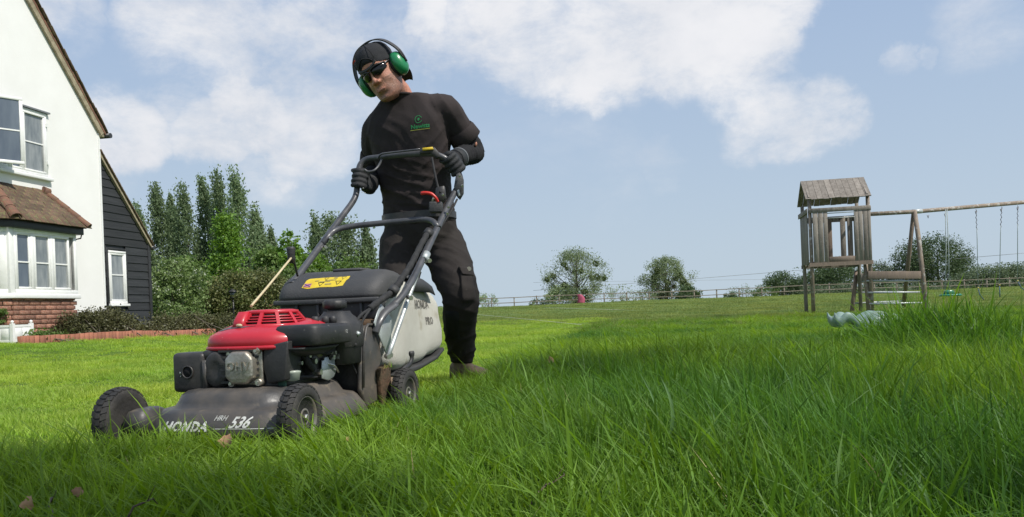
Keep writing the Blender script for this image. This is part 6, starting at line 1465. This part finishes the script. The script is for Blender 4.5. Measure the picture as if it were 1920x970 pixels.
sh_decal('shirt_emblem',ringgeo(.0155,.0185,.3,5.9),784.5,224,'logo_green')
sh_decal('shirt_emblem',([(0,-.008,0),(.006,-.002,0),(.007,.006,0),(.001,.008,0),(-.005,.003,0),(-.005,-.004,0)],[(0,1,2,3,4,5)]),784.5,224,'logo_green')
sh_decal('shirt_lettering',([(-.05,-.0012,0),(.05,-.0012,0),(.05,.0012,0),(-.05,.0012,0)],[(0,1,2,3)]),788,243,'logo_yellow',.10,.002,4)
# ---- under-sleeves
g=G(); limb(g,[LS.lerp(LE,.35),LE+Vector((.0,.0,.0)),LE.lerp(LW,.45),LW],[.055,.058,.054,.042],18)
sl=remesh(g,'sleeve','sleeve_cloth',.008,3,.5,disp=lambda co,no: folds(co,no,.003,[(LE.lerp(LW,.5),.14,(LW-LE),.055,.0045),(LS.lerp(LE,.7),.08,(LE-LS),.055,.004)],14)); link('sleeve',sl,man,world=True)
g=G(); limb(g,[RS.lerp(RE,.45),RE,RE.lerp(RW,.5),RW],[.058,.056,.052,.042],18)
sl=remesh(g,'sleeve','sleeve_cloth',.008,3,.5,disp=lambda co,no: folds(co,no,.003,[(RE.lerp(RW,.5),.14,(RW-RE),.055,.0045)],14)); link('sleeve',sl,man,world=True)
hp_=at(893,274,4.26); g=G(); g.rings([[hp_+Vector((.006*k*math.cos(t)+.003*math.sin(t)*k,-.038+d,.013*k*math.sin(t))) for t in [2*math.pi*q/10 for q in range(10)]] for d,k in ((.02,1),(-.012,.9),(-.016,.5))]); g.build('torn_hole_skin','skin',man,world=True)
for (u,v,du,dv) in ((906,283,4,1),(905,290,2,5),(898,292,2,6),(893,296,1,4),(882,303,1,5)): 
    a=at(u-2,v-3,4.27); g=G(); g.tube([a,at(u+du*.5,v+dv*.5,4.27),at(u+du,v+dv,4.27)],[.0025,.0015,.0006],5); g.build('frayed_thread','sleeve_cloth',man,world=True)
# ---- gloves: palm, four fingers curled round the tube, thumb
def glove(p,axis,towr,front,rt,wrist,name='glove'):
    """p: grip centre on the tube; axis: little finger to index; towr: from tube to wrist side; front: the side the fingers cross"""
    A=axis.normalized(); Wd=(towr-A*towr.dot(A)).normalized(); Fq=A.cross(Wd)
    if Fq.dot(front)<0: Fq=-Fq
    g=G(); fr=.0125
    for i,(o_,ln) in enumerate(((-.036,.86),(-.0125,1.),(.0120,1.02),(.036,.93))):
        c=p+A*o_; R1=rt+fr*.95; pts=[]
        for a0 in (-.25,.55,1.35,2.15,2.95,3.7*ln): pts.append(c+(Wd*math.cos(a0)+Fq*math.sin(a0))*(R1+(.010 if a0<.6 else .002 if a0<1.5 else 0))+A*.002*i)
        limb(g,pts,[.0150,.0145,.0138,.0130,.0122,.0108],12,4)
    kn=p+Wd*(rt+.022)+Fq*.002; back=(wrist-kn)
    ex_=A; d=back.normalized(); ny=ex_.cross(d).normalized(); rs=[]
    for f,w,h_ in ((-.12,.030,.010),(0,.048,.018),(.25,.050,.021),(.55,.046,.023),(.8,.038,.024),(1.0,.033,.027),(1.15,.034,.029)):
        rs.append(ell(kn+back*f,ex_-d*ex_.dot(d),ny,w,h_,2.6,20))
    g.rings(rs)
    tb=kn+back*.35+A*.036; limb(g,[tb,p+A*.058+Wd*.020-Fq*.006,p+A*.060-Fq*(rt+.008)-Wd*.004,p+A*.052-Fq*(rt+.006)-Wd*.030],[.019,.0165,.0145,.0115],12,4)
    me=remesh(g,name,'glove_cloth',.0042,2,.5,disp=lambda co,no: folds(co,no,.0012,[],40)); return link(name,me,man,world=True),kn,back,d
GR=at(672,338,4.11); axR=(at(676,306,4.13)-at(668,368,4.09))
glove(GR,axR,Vector((.85,.45,-.15)),Vector((-.1,-1,0)),.0155,RW+Vector((.0,-.01,.0)))
GL=at(849,311,4.02); axL=at(828,294,4.0)-at(862,340,4.05)
_,kn,bk,dd=glove(GL,axL,Vector((.75,.25,.45)),Vector((-.2,-1,-.1)),.0155,LW+Vector((.012,.0,.01)))
def cuff(c,d,r,mat,name,w=.010):
    x=d.cross(Vector((0,0,1))).normalized(); y=d.cross(x); g=G(); g.rings([ell(c+d*q,x,y,rr,rr,2,24) for q,rr in ((-w,r-.004),(-w*.8,r),(w*.8,r),(w,r-.004))]); g.build(name,mat,man,world=True)
cuff(LE.lerp(LW,.80),(LW-LE).normalized(),.052,'glove_cloth','glove_cuff',.022); cuff(LE.lerp(LW,.70),(LW-LE).normalized(),.0535,'glove_trim','glove_trim',.0035)
cuff(RE.lerp(RW,.80),(RW-RE).normalized(),.047,'glove_cloth','glove_cuff',.022)
for (u,v) in ((676,357),(681,353),(684,362),(679,361)): 
    p=at(u,v,4.055); g=G(); g.ball(p,.0035,.002,.002); g.build('glove_print','print_white',man,world=True)
# ---- trousers
g=G(); HIP=[(790,474,4.36,.165,.125,.02,2.6),(789,450,4.355,.190,.140,.02,2.7),(788,425,4.34,.192,.138,.02,2.6),(787,400,4.325,.186,.130,.02,2.5)]
torso(g,HIP[::1],.006)
limb(g,[HIPL,HIPL.lerp(KNL,.5)+Vector((0,0,0)),KNL,KNL.lerp(CAL,.9),CAL.lerp(ANL,.7)+Vector((.0,0,0)),ANL+Vector((0,0,.035))],[.118,.118,.102,.092,.080,.068],22)
limb(g,[HIPR,HIPR.lerp(KNR,.5),KNR,CAR,CAR.lerp(ANR,.6),ANR+Vector((0,0,-.03))],[.118,.112,.098,.090,.08,.072],22)
trm=remesh(g,'trousers','trouser_cloth',.011,5,.5,disp=lambda co,no: folds(co,no,.0065,[(KNL,.13,(.35,0,1),.11,.006),(CAL.lerp(ANL,.5),.16,(-.45,0,1),.12,.008),(at(800,470,4.25),.18,(.6,0,1),.12,.006),(KNR,.15,(.3,0,1),.11,.007),(HIPL.lerp(KNL,.4),.14,(.7,.2,1),.13,.005),(ANL,.09,(.2,0,1),.07,.008)],8,3.))
trousers=link('trousers',trm,man,world=True); TRB=bvh_of(trousers)
# cargo pocket with flap and button, knee panel
def patch(name,mat,poly,D0,off,n=10,cast=None):
    """cloth panel laid on the trousers, grid of points cast on to the leg"""
    (a,b,c,d)=[Vector((x,y,0)) for x,y in poly]; vs=[];fs=[]
    for j in range(n+1):
        for i in range(n+1):
            q=a.lerp(b,i/n).lerp(d.lerp(c,i/n),j/n); o_=Wm@at(q.x,q.y,D0); tgt=Wm@at(q.x,q.y,D0+.5); h=TRB.ray_cast(o_,(tgt-o_).normalized()); edge=min(i,n-i,j,n-j)
            if h[0] is None: h=(vs[-1] if vs else tgt,Vector((0,-1,0)))
            p=(h[0]+Vector((0,-1,0))*(off if edge>0 else -.004)) if len(h)>2 else h[0]
            vs.append(p)
    for j in range(n):
        for i in range(n): k=j*(n+1)+i; fs.append((k,k+1,k+n+2,k+n+1))
    me=mesh(name,vs,fs,mat,True); return link(name,me,man)
patch('cargo_pocket','trouser_cloth',[(862,508),(886,510),(895,566),(865,572)],3.8,.016)
patch('pocket_flap','trouser_cloth',[(858,499),(885,501),(889,518),(866,516)],3.8,.026)
for (u,v) in ((880,505),):
    o_=Wm@at(u,v,3.8); h=TRB.ray_cast(o_,((Wm@at(u,v,4.4))-o_).normalized())
    if h[0] is not None: g=G(); g.tube([h[0]+Vector((0,-.028,0)),h[0]+Vector((0,-.036,0))],.012,14); g.build('pocket_button','button_metal',man)
patch('knee_panel','sleeve_cloth',[(829,580),(862,582),(864,640),(831,636)],3.8,.006)
g=G(); bt=[]
cw=at(786,408,4.32); g.rings([ell(cw+Vector((0,0,dz)),Vector((.965,-.26,.02)).normalized(),Vector((.26,.965,0)),.201,.147,2.5,36) for dz in (-.018,.018)],cap=False); g.build('belt','black_metal',man,world=True)
# ---- boots
def boot(an,toe,hz,name='boot'):
    d=(toe-an); d.z=0; d.normalize(); sd=Vector((-d.y,d.x,0)); L_=.285; heel=Vector((an.x,an.y,0))-d*.075
    g=G(); rs=[]
    for f,w,h_ in ((-.02,.020,.05),(.03,.036,.085),(.15,.040,.10),(.32,.041,.10),(.5,.044,.080),(.68,.050,.064),(.85,.047,.055),(.96,.034,.042),(1.02,.012,.02)):
        c=heel+d*L_*f+Vector((0,0,hz+h_/2+.018)); rs.append(ell(c,sd,Vector((0,0,1)),w,h_/2+.006,2.6,20))
    g.rings(rs); limb(g,[Vector((an.x,an.y,hz+.07)),Vector((an.x,an.y,hz+.13)),an+Vector((0,0,.06))],[.052,.050,.052],18)
    me=remesh(g,name,'boot_leather',.0075,3,.5,disp=lambda co,no: folds(co,no,.0025,[],30)); o=link(name,me,man,world=True)
    g=G(); rs=[]
    for f,w in ((-.03,.022),(.03,.037),(.15,.042),(.32,.040),(.5,.044),(.68,.052),(.85,.050),(.96,.036),(1.03,.012)):
        c=heel+d*L_*f; rs.append([c+sd*w+Vector((0,0,hz+.024)),c+sd*w+Vector((0,0,hz)),c-sd*w+Vector((0,0,hz)),c-sd*w+Vector((0,0,hz+.024))])
    g.rings(rs,smooth=False); s=g.build('sole','boot_sole',man,world=True)
    for k in range(5):
        c=heel+d*L_*(.36+.075*k)+Vector((0,0,hz+.105-.011*k)); g=G(); g.tube([c-sd*.028,c+Vector((0,0,.006)),c+sd*.028],.0032,6); g.build('bootlace','rope_cream',man,world=True)
boot(ANL+Vector((.0,-.02,0)),ANL+Vector((.85,-.75,0)),gz(ANL.x,ANL.y)+.015); boot(ANR,ANR+Vector((-.25,-1,0)),gz(ANR.x,ANR.y))
